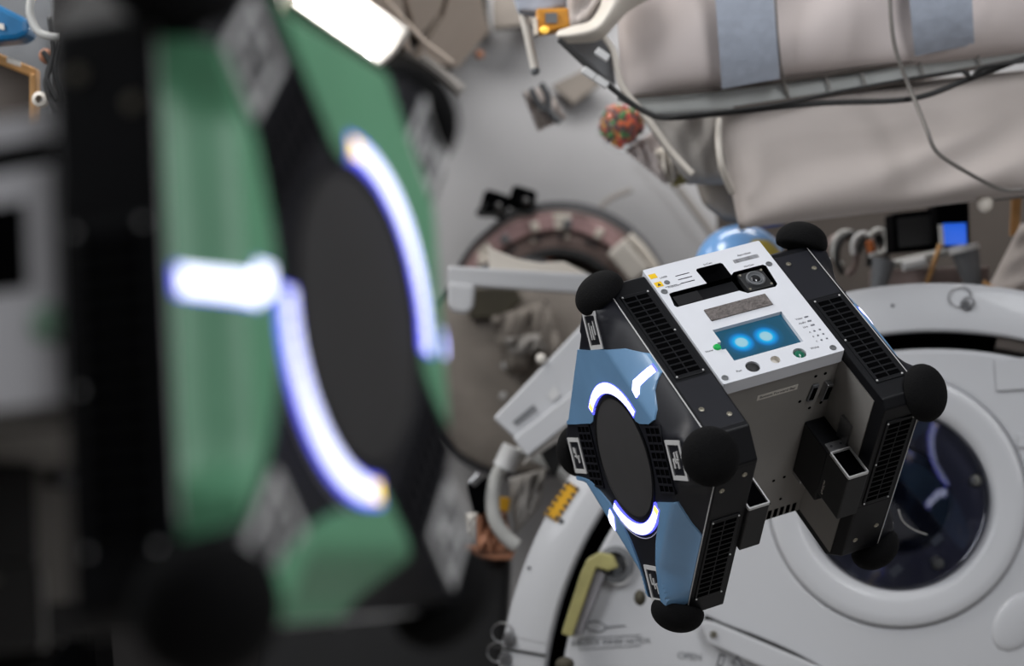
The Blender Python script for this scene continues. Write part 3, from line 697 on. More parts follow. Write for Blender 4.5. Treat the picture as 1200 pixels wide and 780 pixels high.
# lever with its bracket
lv = thing('latch_lever', 'dull yellow and grey latch lever on the lower left of the white hatch', 'lever', matrix=HM, wc=False)
Lh('lever_blade', slab(MB(), [[tuple(hl(x, y).xy) for x, y in ((662, 741), (674, 745), (702, 664), (716, 668), (728, 664), (722, 650), (706, 646), (692, 654), (684, 672))]], .018, .036, Matrix.Identity(4)), 'yellow_lever', lv, bevel=.003)
Lh('lever_side', slab(MB(), [[tuple(hl(x, y).xy) for x, y in ((675, 745), (684, 742), (712, 672), (702, 664))]], .004, .026, Matrix.Identity(4)), 'lever_side_grey', lv, bevel=.002)
Lh('pivot_bracket', MB().lathe([(.032, 0), (.032, .016), (.022, .020), (.020, .004), (0, .004)], 28, Matrix.Translation(hl(722, 661))), 'tail_grey', lv, smooth=True)
Lh('pivot_loop', MB().tube(smooth_path([hl(x, y, .012) for x, y in ((700, 672), (712, 680), (728, 684), (737, 674), (735, 655))]), .003, 6), 'silver_print', lv)
tag(obj('valve_knob', MB().ball(P(750, 700, 3.10), (.010, .02, .013)), 'olive_dark', smooth='all'), 'small olive brown knob by the lowest corner of the blue robot', 'knob')
tag(obj('valve_knob', MB().ball(P(662, 778, 3.12), (.016, .02, .012)), 'olive_dark', smooth='all'), 'dark olive knob at the bottom edge below the latch lever', 'knob')
def htext(s, px, py, size, ang): text('lettering', s, size, Matrix.Translation(hl(px, py, .001)) @ Matrix.Rotation(ang, 4, 'Z'), 'tail_grey', hatch)
htext('AIRLOCK INNER HATCH', 715, 752, .0125, .05)
mb = MB(); o4 = [hl(679, 748, .001), hl(750, 744, .001), hl(750, 756, .001), hl(679, 761, .001)]; mb.tube(o4+[o4[0]], .0007, 4); Lh('label_border', mb, 'tail_grey')
mb = MB(); mb.tube(smooth_path([hl(x, y, .001) for x, y in ((733, 733), (712, 735), (704, 740), (690, 737), (688, 730), (700, 728), (712, 735))]), .0011, 5); Lh('printed_symbol', mb, 'tail_grey')
htext('OPEN', 808, 769, .016, -.08)
# latch machinery in the dark gap
for i, (x, y, m) in enumerate(((668, 612, 'olive_dark'), (682, 590, 'tail_grey'), (656, 640, 'brown_dark'), (642, 690, 'brown_dark'), (1190, 400, 'brown_dark'))):
    a = math.atan2(hl(x, y).y, hl(x, y).x)
    Lh('latch_block', MB().box(-.016, .016, -.03, .03, -.09, -.012, Matrix.Translation(Vector((hl(x, y).x, hl(x, y).y, 0))) @ Matrix.Rotation(a, 4, 'Z')), m, frame, bevel=.004)

# ------------------------------------------------------------------ bronze pink ring hatch, centre
RD = 4.95; ur = RD/FPX; RC = P(655, 372, RD)
rn = Vector((-.12, -1, -.20)).normalized(); rx = Vector((1, 0, 0)); rx = (rx-rn*rx.dot(rn)).normalized(); ry = rn.cross(rx)
RM = Matrix((rx.to_4d(), ry.to_4d(), rn.to_4d(), (0, 0, 0, 1))).transposed()
for i in range(3): RM[3][i] = 0
RM.translation = RC
rh = thing('docking_ring', 'pinkish bronze docking ring with dark opening behind the white beam', 'ring hatch', matrix=RM, wc=False)
def Lr(name, mb, m, parent=rh, **k): return obj(name, mb, m, parent, local=True, **k)
ro, ri = 131*ur, 82*ur
Lr('ring_body', MB().lathe([(ro*.93, -.20), (ro, .0), (ro-.012, .012), (ro-.03, .0), (ri+.04, -.01), (ri+.03, .012), (ri, .010), (ri-.008, -.12)], 96), 'bronze_ring', smooth=True)
Lr('inner_seal', MB().lathe([(ri+.004, .012), (ri-.012, .016), (ri-.030, -.03), (ri-.034, -.14)], 96), 'black_rubber', smooth=True)
Lr('opening', MB().lathe([(ri, -.14), (0, -.15)], 48), 'brown_dark')
Lr('edge_band', MB().lathe([(ro+.004, -.08), (ro+.006, .004), (ro-.006, .010)], 60, None, .1, 2.9), 'dark_print', smooth=True)
for k in range(20):
    a = -.15+k*.17; T = Matrix.Rotation(a, 4, 'Z')
    Lr('ring_panel', MB().box(ri+.050, ro-.018, -.026, .026, -.01, .010+.004*(k % 3), T), 'pink_anodised' if k % 5 else 'warm_white', bevel=.004)
    if k % 2: Lr('latch', MB().box(ro-.055, ro-.030, -.010, .010, .0, .032, T @ Matrix.Rotation(.1, 4, 'Z')), 'tail_grey' if k % 4 == 1 else 'warm_white', bevel=.003)
    Lr('ring_bolt', MB().ball(T @ Vector((ri+.032, .02*(k % 2), .012)), .007, None, 8, 6), 'dark_print' if k % 3 else 'warm_white', smooth='all')
Lr('ring_handle', MB().tube(smooth_path([Vector((math.cos(a)*(ro-.006), math.sin(a)*(ro-.006), .04)) for a in [.05+.12*i for i in range(8)]], 4), .014, 8), 'warm_white', smooth='all')
Lr('clamp', MB().box(-.03, .03, -.05, .05, 0, .06, Matrix.Rotation(.72, 4, 'Z') @ Matrix.Translation((ro-.05, 0, 0))), 'label_white', bevel=.008)
Lr('clamp', MB().box(-.016, .016, -.03, .03, 0, .05, Matrix.Rotation(.35, 4, 'Z') @ Matrix.Translation((ro-.09, 0, 0))), 'slate_blue_skin', bevel=.006)['label'] = 'small blue clamp'
tag(obj('orange_bag', bag('tmp', PP([(632, 291), (649, 291), (649, 312), (633, 312)], 4.97), .03, 'orange').data and MB().ball(P(641, 300, 4.97), (.018, .02, .024)), 'orange', smooth='all'), 'small orange bundle inside the dark opening of the bronze ring', 'bundle')
for o in [o for o in bpy.data.objects if o.name.startswith('tmp')]: bpy.data.objects.remove(o)
t = thing('camera_cluster', 'pair of small black cameras on top of the pinkish ring', 'camera', P(597, 238, 4.92))
for x, y, r in ((580, 240, .036), (612, 234, .034)):
    b = obj('camera_body', MB().box(-r, r, -.03, .03, -r*.9, r*.9, Matrix.Translation(P(x, y, 4.92)) @ Matrix.Rotation(.3, 4, 'Y')), 'void_black', t, bevel=.012)
    obj('lens', MB().ball(P(x+4, y+2, 4.86), (.012, .012, .012)), 'lens_glass', b, smooth='all')
obj('cable', MB().tube(smooth_path(PP([(570, 238), (560, 250), (574, 252), (596, 248), (622, 250), (628, 238)], 4.88)), .006, 6), 'black_rubber', t)

# ------------------------------------------------------------------ grey fabric hatch cover and white beams left of the blue robot
K_ = 4.62/4.15
hc = thing('hatch_cover', 'round grey fabric hatch cover with folds, below the white beam', 'hatch cover', P(606, 440, 4.1))
mb = MB(); T = Matrix.Translation(P(612, 432, 4.62)) @ Matrix.Rotation(PI/2, 4, 'X') @ Matrix.Diagonal((K_, K_, 1, 1))
mb.lathe([(.235, -.5), (.235, 0), (.220, .018), (.14, .030), (0, .036)], 72, T); obj('cover_disc', mb, 'hatch_fabric', hc, smooth='all')
obj('cover_rim', MB().lathe([(.246, -.06), (.246, .004), (.232, .010)], 72, T), 'dark_print', hc, smooth=True)
bag('fold', PP([(574, 372), (640, 352), (664, 420), (596, 440)], 4.54), .05, 'hatch_fabric', hc, 20, 14, .03, 4)
bag('fold', PP([(590, 396), (632, 390), (640, 410), (600, 418)], 4.50), .03, 'bag_dim', hc, 16, 8, .02, 14)
for o in [o for o in bpy.data.objects if o.name.startswith('tmp')]: bpy.data.objects.remove(o)
obj('olive_patch', quadslab(MB(), PP([(548, 338), (605, 336), (612, 352), (590, 372), (550, 374)], 4.56), .02), 'olive_dark', hc, bevel=.005)  # dark olive plate at the top of the cover
for x, y in ((590, 464), (592, 428)): obj('grommet', MB().ball(P(x, y, 4.56), .010), 'silver_print', hc, smooth='all')
t = thing('white_beam', 'horizontal white beam with down turned end left of the blue robot', 'beam', P(610, 328, 3.7))
obj('beam_bar', quadslab(MB(), PP([(524, 311), (690, 321), (712, 336), (712, 346), (560, 336), (524, 334)], 3.7), .06), 'white_paint', t, bevel=.006)
obj('beam_end', quadslab(MB(), PP([(524, 330), (557, 333), (555, 360), (546, 368), (530, 366), (524, 358)], 3.69), .05), 'white_paint', t, bevel=.008)
tag(obj('white_cloth', quadslab(MB(), PP([(571, 286), (578, 292), (606, 303), (634, 308), (660, 306), (690, 321), (640, 319), (573, 315)], 3.75), .01), 'warm_white', bevel=.003), 'crumpled off-white cloth flap standing on the horizontal white beam', 'cloth')
t = thing('white_bracket', 'slanted white plate with printed labels left of the blue robot', 'bracket', P(630, 460, 3.5))
obj('bracket_plate', quadslab(MB(), PP([(690, 372), (578, 490), (604, 514), (700, 440)], 3.5), .03), 'white_paint', t, bevel=.004)
obj('bracket_plate', quadslab(MB(), PP([(700, 436), (601, 514), (618, 535), (700, 470)], 3.48), .04), 'white_paint', t, bevel=.004)
obj('bracket_edge', quadslab(MB(), PP([(700, 466), (618, 536), (612, 546), (700, 486)], 3.49), .04), 'bag_dim', t, bevel=.004)
obj('printed_label', quadslab(MB(), PP([(625, 474), (629, 479), (605, 498), (601, 494)], 3.495), .003), 'tail_grey', t)
obj('printed_label', quadslab(MB(), PP([(650, 452), (656, 462), (647, 470), (642, 462)], 3.495), .003), 'silver_print', t)
obj('plate_knob', MB().ball(P(634, 420, 3.5), .010), 'label_white', t, smooth='all')
tag(obj('dark_clip', quadslab(MB(), PP([(632, 528), (652, 514), (658, 540), (650, 562)], 3.55), .05), 'black_rubber', bevel=.006), 'dark block between slanted white bracket and white hatch ring', 'block')
t = thing('hose_assembly', 'white curved hose with fittings beside the white hatch ring', 'hose', P(580, 590, 3.6))
obj('hose', MB().tube(smooth_path(PP([(612, 530), (596, 540), (583, 556), (577, 582), (580, 608), (592, 628), (606, 640)], 3.6)), .014, 10), 'cable_white', t, smooth='all')
obj('hose', MB().tube(smooth_path(PP([(606, 528), (628, 536), (650, 548), (664, 562)], 3.58)), .010, 10), 'cable_white', t, smooth='all')
obj('fitting', MB().tube(PP([(602, 524), (590, 548)], 3.57), .022, 12), 'silver_print', t, smooth=True)
tag(bag('grey_flap', PP([(596, 560), (640, 548), (634, 590), (604, 626)], 3.65), .03, 'bag_dim', wr=.01, seed=8), 'pale grey rounded flap behind the curved white hose', 'flap')
tag(obj('yellow_tag', quadslab(MB(), PP([(586, 582), (598, 584), (596, 600), (585, 597)], 3.63), .01), 'hazard_yellow', bevel=.002), 'small yellow tag behind the curved white hose', 'tag')
tag(bag('copper_foil_bundle', PP([(558, 600), (592, 590), (602, 648), (558, 652)], 3.7), .06, 'copper', wr=.03, seed=11), 'crumpled copper and white bundle at the left of the hatch ring', 'bundle')
tag(bag('white_packet', PP([(544, 602), (560, 600), (554, 630), (544, 624)], 3.6), .02, 'label_white', seed=12), 'small white packet near the right edge of the green robot', 'packet')
t = thing('black_connector', 'black connector block with shiny cap near the green robot', 'connector', P(560, 575, 3.62))
obj('connector_body', quadslab(MB(), PP([(546, 566), (574, 560), (580, 596), (556, 606)], 3.62), .06), 'void_black', t, bevel=.008)
obj('cap', MB().tube(PP([(552, 566), (562, 556)], 3.58), .010, 10), 'steel', t, smooth=True)
tag(obj('lower_cabinet', quadslab(MB(), PP([(300, 655), (600, 655), (585, 900), (300, 900)], 3.9), .2), 'black_rubber', bevel=.02), 'black equipment cabinet left of the white hatch ring', 'cabinet')  # one black box for the dark clutter by the ring
tag(obj('shelf_strip', quadslab(MB(), PP([(500, 645), (604, 645), (600, 656), (500, 656)], 3.85), .1), 'copper', bevel=.004), 'narrow brown ledge above the black cabinet by the hatch ring', 'ledge')
tag(obj('equipment_rack', quadslab(MB(), PP([(-200, 560), (92, 560), (110, 800), (110, 1100), (-200, 1100)], 2.6), .15), 'void_black', bevel=.02), 'black equipment rack at the lower left corner', 'rack')  # one plain black block
tag(obj('loose_cable', MB().tube(smooth_path(PP([(92, 590), (101, 612), (97, 640), (104, 668), (103, 720), (108, 775)], 2.9)), .003, 6), 'cable_grey', smooth='all'), 'thin grey cable hanging at the lower left beside the green robot', 'cable')
tag(obj('loose_cable', MB().tube(smooth_path(PP([(86, 668), (98, 684), (96, 730), (97, 790)], 2.9)), .0025, 6), 'cable_black', smooth='all'), 'thin dark cable hanging at the lower left beside the green robot', 'cable')

# ------------------------------------------------------------------ upper left corner clutter
t = thing('picture_frame', 'orange framed grey panel at the left edge', 'frame', P(0, 100, 3.0))
obj('panel', quadslab(MB(), PP([(-60, 50), (38, 88), (38, 190), (-60, 190)], 3.0), .02), 'brown_dark', t)
obj('frame_bar', quadslab(MB(), PP([(-60, 38), (42, 80), (42, 92), (-60, 52)], 2.98), .03), 'tan_tape', t, bevel=.003)
obj('frame_bar', quadslab(MB(), PP([(34, 86), (42, 86), (42, 190), (34, 190)], 2.97), .03), 'tan_tape', t, bevel=.003)
obj('tape_piece', quadslab(MB(), PP([(8, 66), (24, 72), (24, 78), (8, 73)], 2.965), .003), 'label_white', t)
t = thing('teal_case', 'teal plastic case with rounded corner in the upper left', 'case', P(5, 30, 2.9))
obj('case_body', quadslab(MB(), PP([(-50, -20), (0, 6), (32, 22), (33, 40), (20, 46), (-50, 52)], 2.9), .06), 'teal_plastic', t, bevel=.008)
obj('case_label', quadslab(MB(), PP([(-4, 26), (4, 28), (5, 35), (-4, 33)], 2.895), .003), 'label_white', t)
tag(obj('wall_board', quadslab(MB(), PP([(-80, -60), (60, -60), (58, 180), (-80, 180)], 3.1), .02), 'tail_grey'), 'dim grey board behind the teal case and orange frame', 'board')
tag(obj('white_cable', MB().tube(smooth_path(PP([(38, -10), (35, 15), (44, 36), (56, 42), (70, 44)], 2.85)), .006, 8), 'cable_white', smooth='all'), 'white cable curling down from the top left corner', 'cable')
for i, pts in enumerate([[(58, 20), (64, 60), (56, 90), (68, 118)], [(72, 50), (66, 80), (74, 112), (80, 140)], [(50, 60), (60, 76), (54, 100), (66, 132)]]):
    tag(obj('dark_cable', MB().tube(smooth_path(PP(pts, 2.9)), .0045, 6), 'cable_black', smooth='all'), ['dark cable nearest the teal case, in the upper left bundle', 'dark cable closest to the green robot, in the upper left bundle', 'dark cable beside the orange frame, in the upper left bundle'][i], 'cable', 'dark cables in the upper left')
tag(obj('brown_valve', MB().ball(P(55, 66, 2.92), (.012, .02, .012)), 'copper', smooth='all'), 'round reddish brown valve right of the orange frame', 'valve')
tag(obj('brass_fitting', MB().lathe([(.004, 0), (.012, 0), (.012, .02), (.006, .024)], 16, Matrix.Translation(P(50, 118, 2.92)) @ Matrix.Rotation(PI/2, 4, 'X')), 'warm_white', smooth=True), 'pale ring fitting under the brown valve at upper left', 'fitting')

# ------------------------------------------------------------------ cargo bags, upper right
ub = thing('cargo_bag', 'upper white cargo bag with two blue grey straps across it', 'bag', P(960, 30, 3.2))
ob = bag('bag_body', PP([(716, -150), (1330, -190), (1330, 55), (728, 118)], [3.22, 3.22, 3.14, 3.14]), .18, 'bag_fabric', ub, 60, 30, .009, 1)
def strap(parent, q, d0, m='blue_grey_strap'):
    mb = MB(); n = 12; a, b, c, e = q; vs = []
    for i in range(n+1):
        t_ = i/n; l = Vector(a).lerp(Vector(e), t_); r_ = Vector(b).lerp(Vector(c), t_); dd = d0+.045*t_**4-.004*math.sin(t_*PI)
        for p, k in ((l, 0), (r_, 0), (r_, .006), (l, .006)): vs.append(P(p[0], p[1], dd+k))
    mb.add(vs, [(4*i+k, 4*i+(k+1) % 4, 4*i+4+(k+1) % 4, 4*i+4+k) for i in range(n) for k in range(4)])
    return obj('strap', mb, m, parent, smooth=True)
s1 = strap(ub, [(834, -60), (902, -60), (914, 92), (846, 104)], 3.035); s2 = strap(ub, [(1060, -60), (1136, -60), (1142, 52), (1072, 66)], 3.035)
obj('flap_line', MB().tube(smooth_path(PP([(907, -30), (912, 50), (918, 95), (926, 118)], [3.06, 3.05, 3.1, 3.12])), .002, 6), 'cable_grey', ub)
bd = thing('rail_band', 'pale grey rail band running beneath the upper cargo bag', 'rail', P(960, 95, 3.1))
obj('band', quadslab(MB(), PP([(722, 112), (840, 106), (1010, 82), (1240, 42), (1240, 62), (1010, 104), (860, 128), (768, 134)], 3.12), .05), 'rail_grey', bd, bevel=.006)
for pts in ([(735, 114), (850, 104), (1010, 81), (1240, 40)], [(860, 127), (1010, 104), (1130, 82), (1240, 62)]):
    obj('band_edge', MB().tube(smooth_path(PP(pts, 3.108)), .0035, 6), 'brown_dark', bd, smooth='all')
for x, y in ((921, 100), (970, 96), (1012, 92), (1080, 80), (1146, 66)): obj('band_stitch', MB().tube(PP([(x-2, y-7), (x+3, y+9)], 3.11), .0022, 5), 'cable_grey', bd)
lb_ = thing('cargo_bag', 'lower beige cargo bag hanging beneath the rail band', 'bag', P(1020, 180, 3.1))
bag('bag_body', PP([(836, 116), (1330, 70), (1330, 214), (866, 268)], [3.22, 3.22, 3.12, 3.12]), .18, 'bag_fabric_warm', lb_, 60, 30, .009, 5)
obj('piping', MB().tube(smooth_path(PP([(843, 140), (842, 165), (846, 195), (858, 225)], [3.05, 3.03, 3.03, 3.08])), .006, 6), 'warm_white', lb_, smooth='all')
tag(bag('side_pouch', PP([(738, 118), (880, 112), (880, 216), (806, 216)], 3.35), .10, 'bag_dim', None, 24, 14, .01, 9), 'grey fabric pouch left of the lower cargo bag', 'pouch')
tag(obj('shadow_gap', quadslab(MB(), PP([(815, 204), (860, 204), (874, 262), (850, 256), (826, 238)], 3.42), .05), 'hatch_fabric', bevel=.01), 'brownish grey patch painted as the shadow gap beneath the grey pouch', 'patch')  # brown-grey plate puts the shade of the gap into its colour
cab = thing('cable_run', 'black cable bundle sagging below the rail band', 'cable', P(900, 120, 3.02))
main = [(655, 46), (676, 66), (702, 90), (728, 112), (758, 132), (786, 138), (860, 131), (960, 121), (1066, 116), (1132, 94), (1200, 68), (1260, 50)]
obj('cable', MB().tube(smooth_path(PP(main, 3.00)), .0048, 8), 'cable_black', cab, smooth='all')
obj('cable', MB().tube(smooth_path(PP([(786, 137), (900, 124), (1000, 104), (1120, 84), (1138, 90), (1160, 78), (1260, 58)], 2.99)), .0026, 8), 'cable_black', cab, smooth='all')
obj('cable', MB().tube(smooth_path(PP([(1126, 82), (1138, 90), (1148, 80), (1168, 76), (1200, 72)], 2.98)), .0028, 8), 'cable_black', cab, smooth='all')
c2 = obj('bungee_cord', MB().tube(smooth_path(PP([(1042, -40), (1044, 20), (1050, 60), (1064, 98), (1074, 122), (1086, 152), (1098, 178), (1130, 200), (1172, 221), (1200, 222)], [2.96, 2.96, 2.97, 2.98, 2.97, 2.93, 2.93, 2.95, 3.0, 3.0])), .0034, 8), 'cable_grey', smooth='all')
tag(c2, 'thin dark grey cord running down across both cargo bags', 'cord')
# hanging cloth and equipment at the left end of the bags
hcg = thing('hanging_cloth', 'off-white fabric roll curling under at the left end of the bags', 'fabric', P(690, 20, 3.05))
def sheet(name, rows, m, parent=None, th=.006):       # a sheet of cloth through rows of points
    n = len(rows[0]); mb = MB(); rr = [smooth_path(r_, 4) for r_ in rows]; k = len(rr[0])
    cols = [smooth_path([r_[i] for r_ in rr], 4) for i in range(k)]; q = len(cols[0]); vs = []
    for off in (0, th): vs += [cols[i][j]+Vector((0, off, 0)) for i in range(k) for j in range(q)]
    fs = [(o+i*q+j, o+i*q+j+1, o+(i+1)*q+j+1, o+(i+1)*q+j) for o in (0, k*q) for i in range(k-1) for j in range(q-1)]
    return obj(name, mb.add(vs, fs), m, parent, smooth='all')
sheet('cloth', [PP([(654, 36), (672, 30), (692, 24), (704, 4), (712, -20), (740, -50)], 3.06), PP([(652, 42), (674, 40), (700, 32), (716, 12), (730, -10), (770, -40)], 3.01), PP([(660, 50), (680, 50), (704, 46), (724, 26), (744, 8), (800, -20)], 3.05)], 'warm_white', hcg)
bag('cloth', PP([(662, -40), (730, -40), (706, 34), (668, 34)], 3.1), .04, 'bag_fabric_warm', hcg, 20, 12, .02, 13)
obj('edge_strip', quadslab(MB(), PP([(724, -8), (1000, -60), (1000, -50), (730, 24), (716, 34)], 3.02), .02), 'copper', None if False else hcg)
for o in [o for o in hcg.children if o.name.startswith('edge_strip')]: bpy.data.objects.remove(o)
tag(obj('dark_web', quadslab(MB(), PP([(664, 50), (704, 40), (716, 52), (722, 100), (706, 88)], 3.2), .02), 'tail_grey', bevel=.003), 'dark grey webbing triangle under the off-white fabric roll', 'webbing')
obj_ = obj('bag_corner_strap', MB().tube(smooth_path(PP([(708, 44), (719, 60), (724, 84), (731, 104), (760, 140), (790, 180), (812, 204)], 3.05)), .0055, 8), 'warm_white', smooth='all')
tag(obj_, 'off-white corner strap running down from the upper cargo bag', 'strap')
for i, (x, y) in enumerate(((690, 86), (705, 96), (706, 64))): tag(obj('buckle', MB().box(-.012, .012, -.006, .006, -.006, .006, Matrix.Translation(P(x, y, 2.99)) @ Matrix.Rotation(.6, 4, 'Y')), 'silver_print', bevel=.002), ['metal buckle left on the black cable by the webbing', 'metal buckle right on the black cable by the webbing', 'metal buckle high on the dark webbing triangle'][i], 'buckle')
dv = thing('amber_device', 'amber plastic device with a lit yellow lamp at the top', 'device', P(648, 25, 3.1))
obj('device_body', quadslab(MB(), PP([(628, 10), (668, 9), (669, 32), (648, 35), (630, 38)], 3.1), .05), 'amber_plastic', dv, bevel=.004)
obj('device_window', quadslab(MB(), PP([(639, 15), (653, 15), (653, 27), (639, 27)], 3.095), .004), 'tail_grey', dv)
obj('lamp', MB().ball(P(638, 35, 3.08), (.008, .01, .006)), 'led_amber', dv, smooth='all').data.materials[0] = mat('warm_lamp', (255, 190, 70), .4, emit=lin((255, 205, 90)), estr=1.0)
obj('side_plate', quadslab(MB(), PP([(624, 21), (629, 21), (631, 40), (626, 40)], 3.09), .03), 'warm_white', dv)
tag(obj('grey_housing', quadslab(MB(), PP([(594, -30), (664, -30), (664, 8), (628, 14), (608, 12)], 3.15), .06), 'blue_grey_strap', bevel=.006), 'blue grey housing at the top edge above the amber device', 'housing')
rd = thing('support_rod', 'pale grey rod hanging below the blue grey housing', 'rod', P(620, 50, 3.2))
obj('rod', MB().tube(PP([(611, 6), (627, 80)], 3.2), .0075, 10), 'label_white', rd, smooth=True); obj('rod_tip', MB().ball(P(627, 83, 3.2), .008), 'tail_grey', rd, smooth='all')
tag(bag('tan_bundle', PP([(612, 108), (640, 100), (664, 138), (630, 154)], 4.0), .05, 'bag_fabric_warm', wr=.02, seed=21), 'small tan bundle fixed to the pale wall below the grey rod', 'bundle')
for i, pts in enumerate(([(622, 104), (630, 120), (640, 130)], [(634, 98), (642, 112), (644, 130), (656, 144)])): tag(obj('wall_clip', MB().tube(smooth_path(PP(pts, 3.93)), .008, 6), 'tail_grey', smooth='all'), ['dark grey clip on the left of the tan bundle', 'dark grey clip on the right of the tan bundle'][i], 'clip')
tag(obj('tan_card', quadslab(MB(), PP([(646, 100), (690, 78), (712, 92), (672, 122)], 5.12), .03), 'hatch_fabric', bevel=.003), 'flat taupe card on the pale wall right of the tan bundle', 'card')
# clear bag of sweets
sb = thing('sweet_bag', 'clear bag filled with small multicoloured sweets', 'bag', P(728, 147, 3.6))
rnd = random.Random(5); mb = MB()
for k in range(240):
    while True:
        q = Vector((rnd.uniform(-1, 1), rnd.uniform(-1, 1), rnd.uniform(-1, 1)))
        if .55 < q.length < 1: break
    mb.ball(P(728, 147, 3.6)+Vector((q.x*.040, q.y*.036, q.z*.038)), .0072, None, 7, 5, mi=rnd.choice((0, 0, 1, 1, 2, 2, 3, 4, 4)))
sw = obj('sweets', mb, ['candy_red', 'candy_orange', 'candy_green', 'candy_yellow', 'candy_brown'], sb, smooth='all'); sw['kind'] = 'stuff'
mb = MB(); mb.ball(P(729, 150, 3.6), (.052, .046, .050), None, 24, 16); mb2 = MB()
obj('clear_film', mb, 'clear_film', sb, smooth='all')
bag('bag_neck', PP([(732, 176), (770, 150), (800, 200), (780, 216)], 3.62), .03, 'bag_fabric', sb, 18, 12, .02, 31)
bag('bag_neck', PP([(766, 176), (786, 168), (800, 196), (786, 220)], 3.58), .02, 'warm_white', sb, 18, 12, .02, 33)
tag(bag('khaki_strap', PP([(790, 196), (806, 190), (812, 212), (788, 220)], 3.65), .02, 'yellow_lever', wr=.008, seed=3), 'short khaki strap end below the clear bag of sweets', 'strap')
# inflatable globe
gl = thing('inflatable_globe', 'light blue inflatable globe peeking over the top of the blue robot', 'globe', P(868, 318, 3.4))
obj('globe_ball', MB().ball(P(868, 318, 3.4), .086, None, 40, 24), 'globe_print', gl, smooth='all')
obj('globe_valve', MB().tube([P(868, 272, 3.36), P(870, 264, 3.36)], .006, 8), 'label_white', gl)
tag(obj('blue_cloth', bag('tmpb', PP([(876, 248), (914, 252), (914, 272), (880, 268)], 3.45), .03, 'blue_cloth').data and MB().ball(P(900, 259, 3.45), (.034, .02, .012)), 'blue_cloth', smooth='all'), 'blue cloth bundle below the lower cargo bag beside the globe', 'cloth')
for o in [o for o in bpy.data.objects if o.name.startswith('tmp')]: bpy.data.objects.remove(o)

# ------------------------------------------------------------------ equipment between the bags and the hatch, right
eq = thing('black_monitor', 'black monitor box with a glowing blue screen at the right', 'monitor', P(1118, 268, 3.5))
obj('monitor_body', quadslab(MB(), PP([(1096, 240), (1136, 236), (1138, 292), (1100, 294)], 3.5), .08), 'void_black', eq, bevel=.005)
obj('screen', quadslab(MB(), PP([(1105, 262), (1132, 261), (1133, 286), (1107, 287)], 3.495), .004), 'screen_blue', eq)
obj('side_edge', quadslab(MB(), PP([(1101, 263), (1105, 263), (1107, 288), (1103, 288)], 3.49), .01), 'silver_print', eq)
t = thing('black_box', 'black equipment box left of the blue screen', 'box', P(1072, 268, 3.55))
obj('box_body', quadslab(MB(), PP([(1046, 250), (1098, 244), (1098, 292), (1048, 296)], 3.55), .08), 'void_black', t, bevel=.005)
obj('box_face', quadslab(MB(), PP([(1052, 256), (1092, 251), (1092, 286), (1054, 290)], 3.545), .004), 'black_rubber', t)
for i, (cx, cy, r, m, d) in enumerate(((992, 292, 20, 'cable_white', 3.7), (1000, 300, 26, 'cable_black', 3.68), (1012, 290, 16, 'silver_print', 3.66), (986, 300, 24, 'bronze_ring', 3.72), (1022, 300, 22, 'cable_black', 3.66), (1030, 284, 14, 'cable_white', 3.64))):
    pts = [P(cx+math.cos(a)*r*.75, cy+math.sin(a)*r, d) for a in [1.9+i*.35+k*.45 for k in range(11)]]
    tag(obj('cable_loop', MB().tube(smooth_path(pts, 4), .0065, 8), m, smooth='all'), ['white cable loop nearest the top bumper of the blue robot', 'largest black cable loop behind the right bumper', 'small silver cable loop in the coil of cables', 'bronze coloured cable loop furthest back in the coil', 'black cable loop right of the orange clip', 'small white cable loop beside the black box'][i], 'cable', 'cable loops between robot and black box')
tag(obj('orange_clip', quadslab(MB(), PP([(1016, 282), (1024, 280), (1027, 294), (1019, 297)], 3.6), .02), 'orange', bevel=.003), 'orange clip among the looped cables', 'clip')
tag(obj('dark_boxlet', quadslab(MB(), PP([(1024, 268), (1044, 264), (1046, 284), (1027, 287)], 3.65), .04), 'black_rubber', bevel=.003), 'small dark box above the orange clip', 'box')
tag(obj('white_tube', MB().tube(smooth_path(PP([(1030, 314), (1060, 306), (1096, 298), (1130, 290)], 3.5)), .008, 8), 'cable_white', smooth='all'), 'pale tube running right under the black box', 'tube')
tag(obj('grey_pole', MB().tube(PP([(1102, 286), (1086, 332)], 3.45), .0045, 8), 'tan_tape', smooth='all'), 'thin tan pole slanting down from the blue screen', 'pole')
t = thing('cup_holder', 'translucent grey tapered holder under the blue screen', 'holder', P(1130, 310, 3.45))
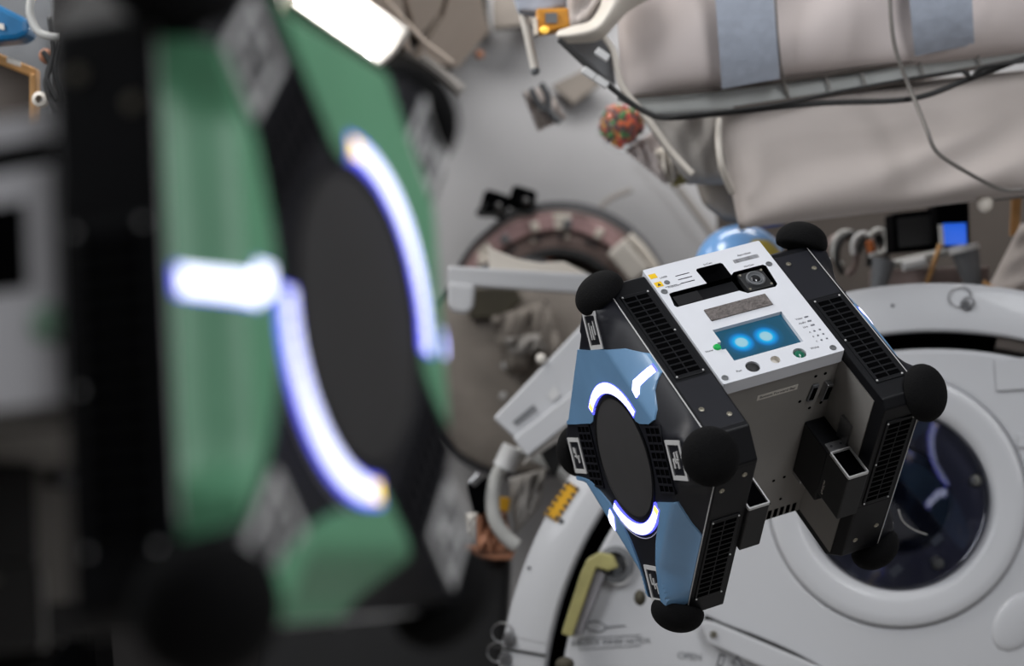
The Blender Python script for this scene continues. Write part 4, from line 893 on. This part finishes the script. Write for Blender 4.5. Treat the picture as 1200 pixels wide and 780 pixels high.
obj('holder_body', MB().lathe([(.026, 0), (.022, -.03), (.014, -.075), (.0, -.075)], 20, Matrix.Translation(P(1130, 292, 3.45)) @ Matrix.Rotation(-.25, 4, 'Y')), 'tail_grey', t, smooth=True)
obj('holder_lid', MB().lathe([(0, .006), (.027, .006), (.028, -.004)], 20, Matrix.Translation(P(1130, 292, 3.45)) @ Matrix.Rotation(-.25, 4, 'Y')), 'silver_print', t, smooth=True)
t = thing('cup_holder', 'pale grey tapered fitting left of the tan pole', 'holder', P(1035, 318, 3.5))
obj('holder_body', MB().lathe([(.022, 0), (.018, -.03), (.014, -.06), (.0, -.06)], 20, Matrix.Translation(P(1036, 304, 3.5)) @ Matrix.Rotation(.2, 4, 'Y')), 'tail_grey', t, smooth=True)
tag(obj('grey_sleeve', MB().tube(PP([(1058, 312), (1084, 306)], 3.44), .010, 10), 'silver_print', smooth=True), 'short silver sleeve on the pale tube beneath the black box', 'sleeve')
tag(obj('red_brown_tray', quadslab(MB(), PP([(1030, 316), (1160, 312), (1160, 338), (1030, 338)], 3.6), .1), 'bronze_ring', bevel=.004), 'reddish brown tray just above the white hatch ring', 'tray')
tag(obj('tan_strap', quadslab(MB(), PP([(1186, 232), (1197, 232), (1194, 276), (1184, 276)], 3.4), .006), 'tan_tape'), 'tan strap hanging at the right edge over the white sack', 'strap')
t = thing('white_sack', 'off-white fabric sack at the right edge above the hatch', 'bag', P(1190, 315, 3.35))
bag('sack_body', PP([(1196, 262), (1300, 250), (1300, 352), (1152, 348)], 3.35), .08, 'bag_fabric_warm', t, 24, 16, .02, 41)
obj('sack_trim', MB().tube(smooth_path(PP([(1152, 330), (1170, 340), (1196, 348)], 3.3)), .004, 6), 'tan_tape', t, smooth='all')
tag(obj('white_peg', MB().ball(P(1154, 238, 3.1), (.014, .014, .016)), 'warm_white', smooth='all'), 'white plastic peg below the lower cargo bag', 'peg')
tag(obj('bag_rail', MB().tube(PP([(1150, 232), (1260, 220)], 3.15), .008, 8), 'cable_grey', smooth='all'), 'grey rail along the bottom edge of the lower cargo bag', 'rail')
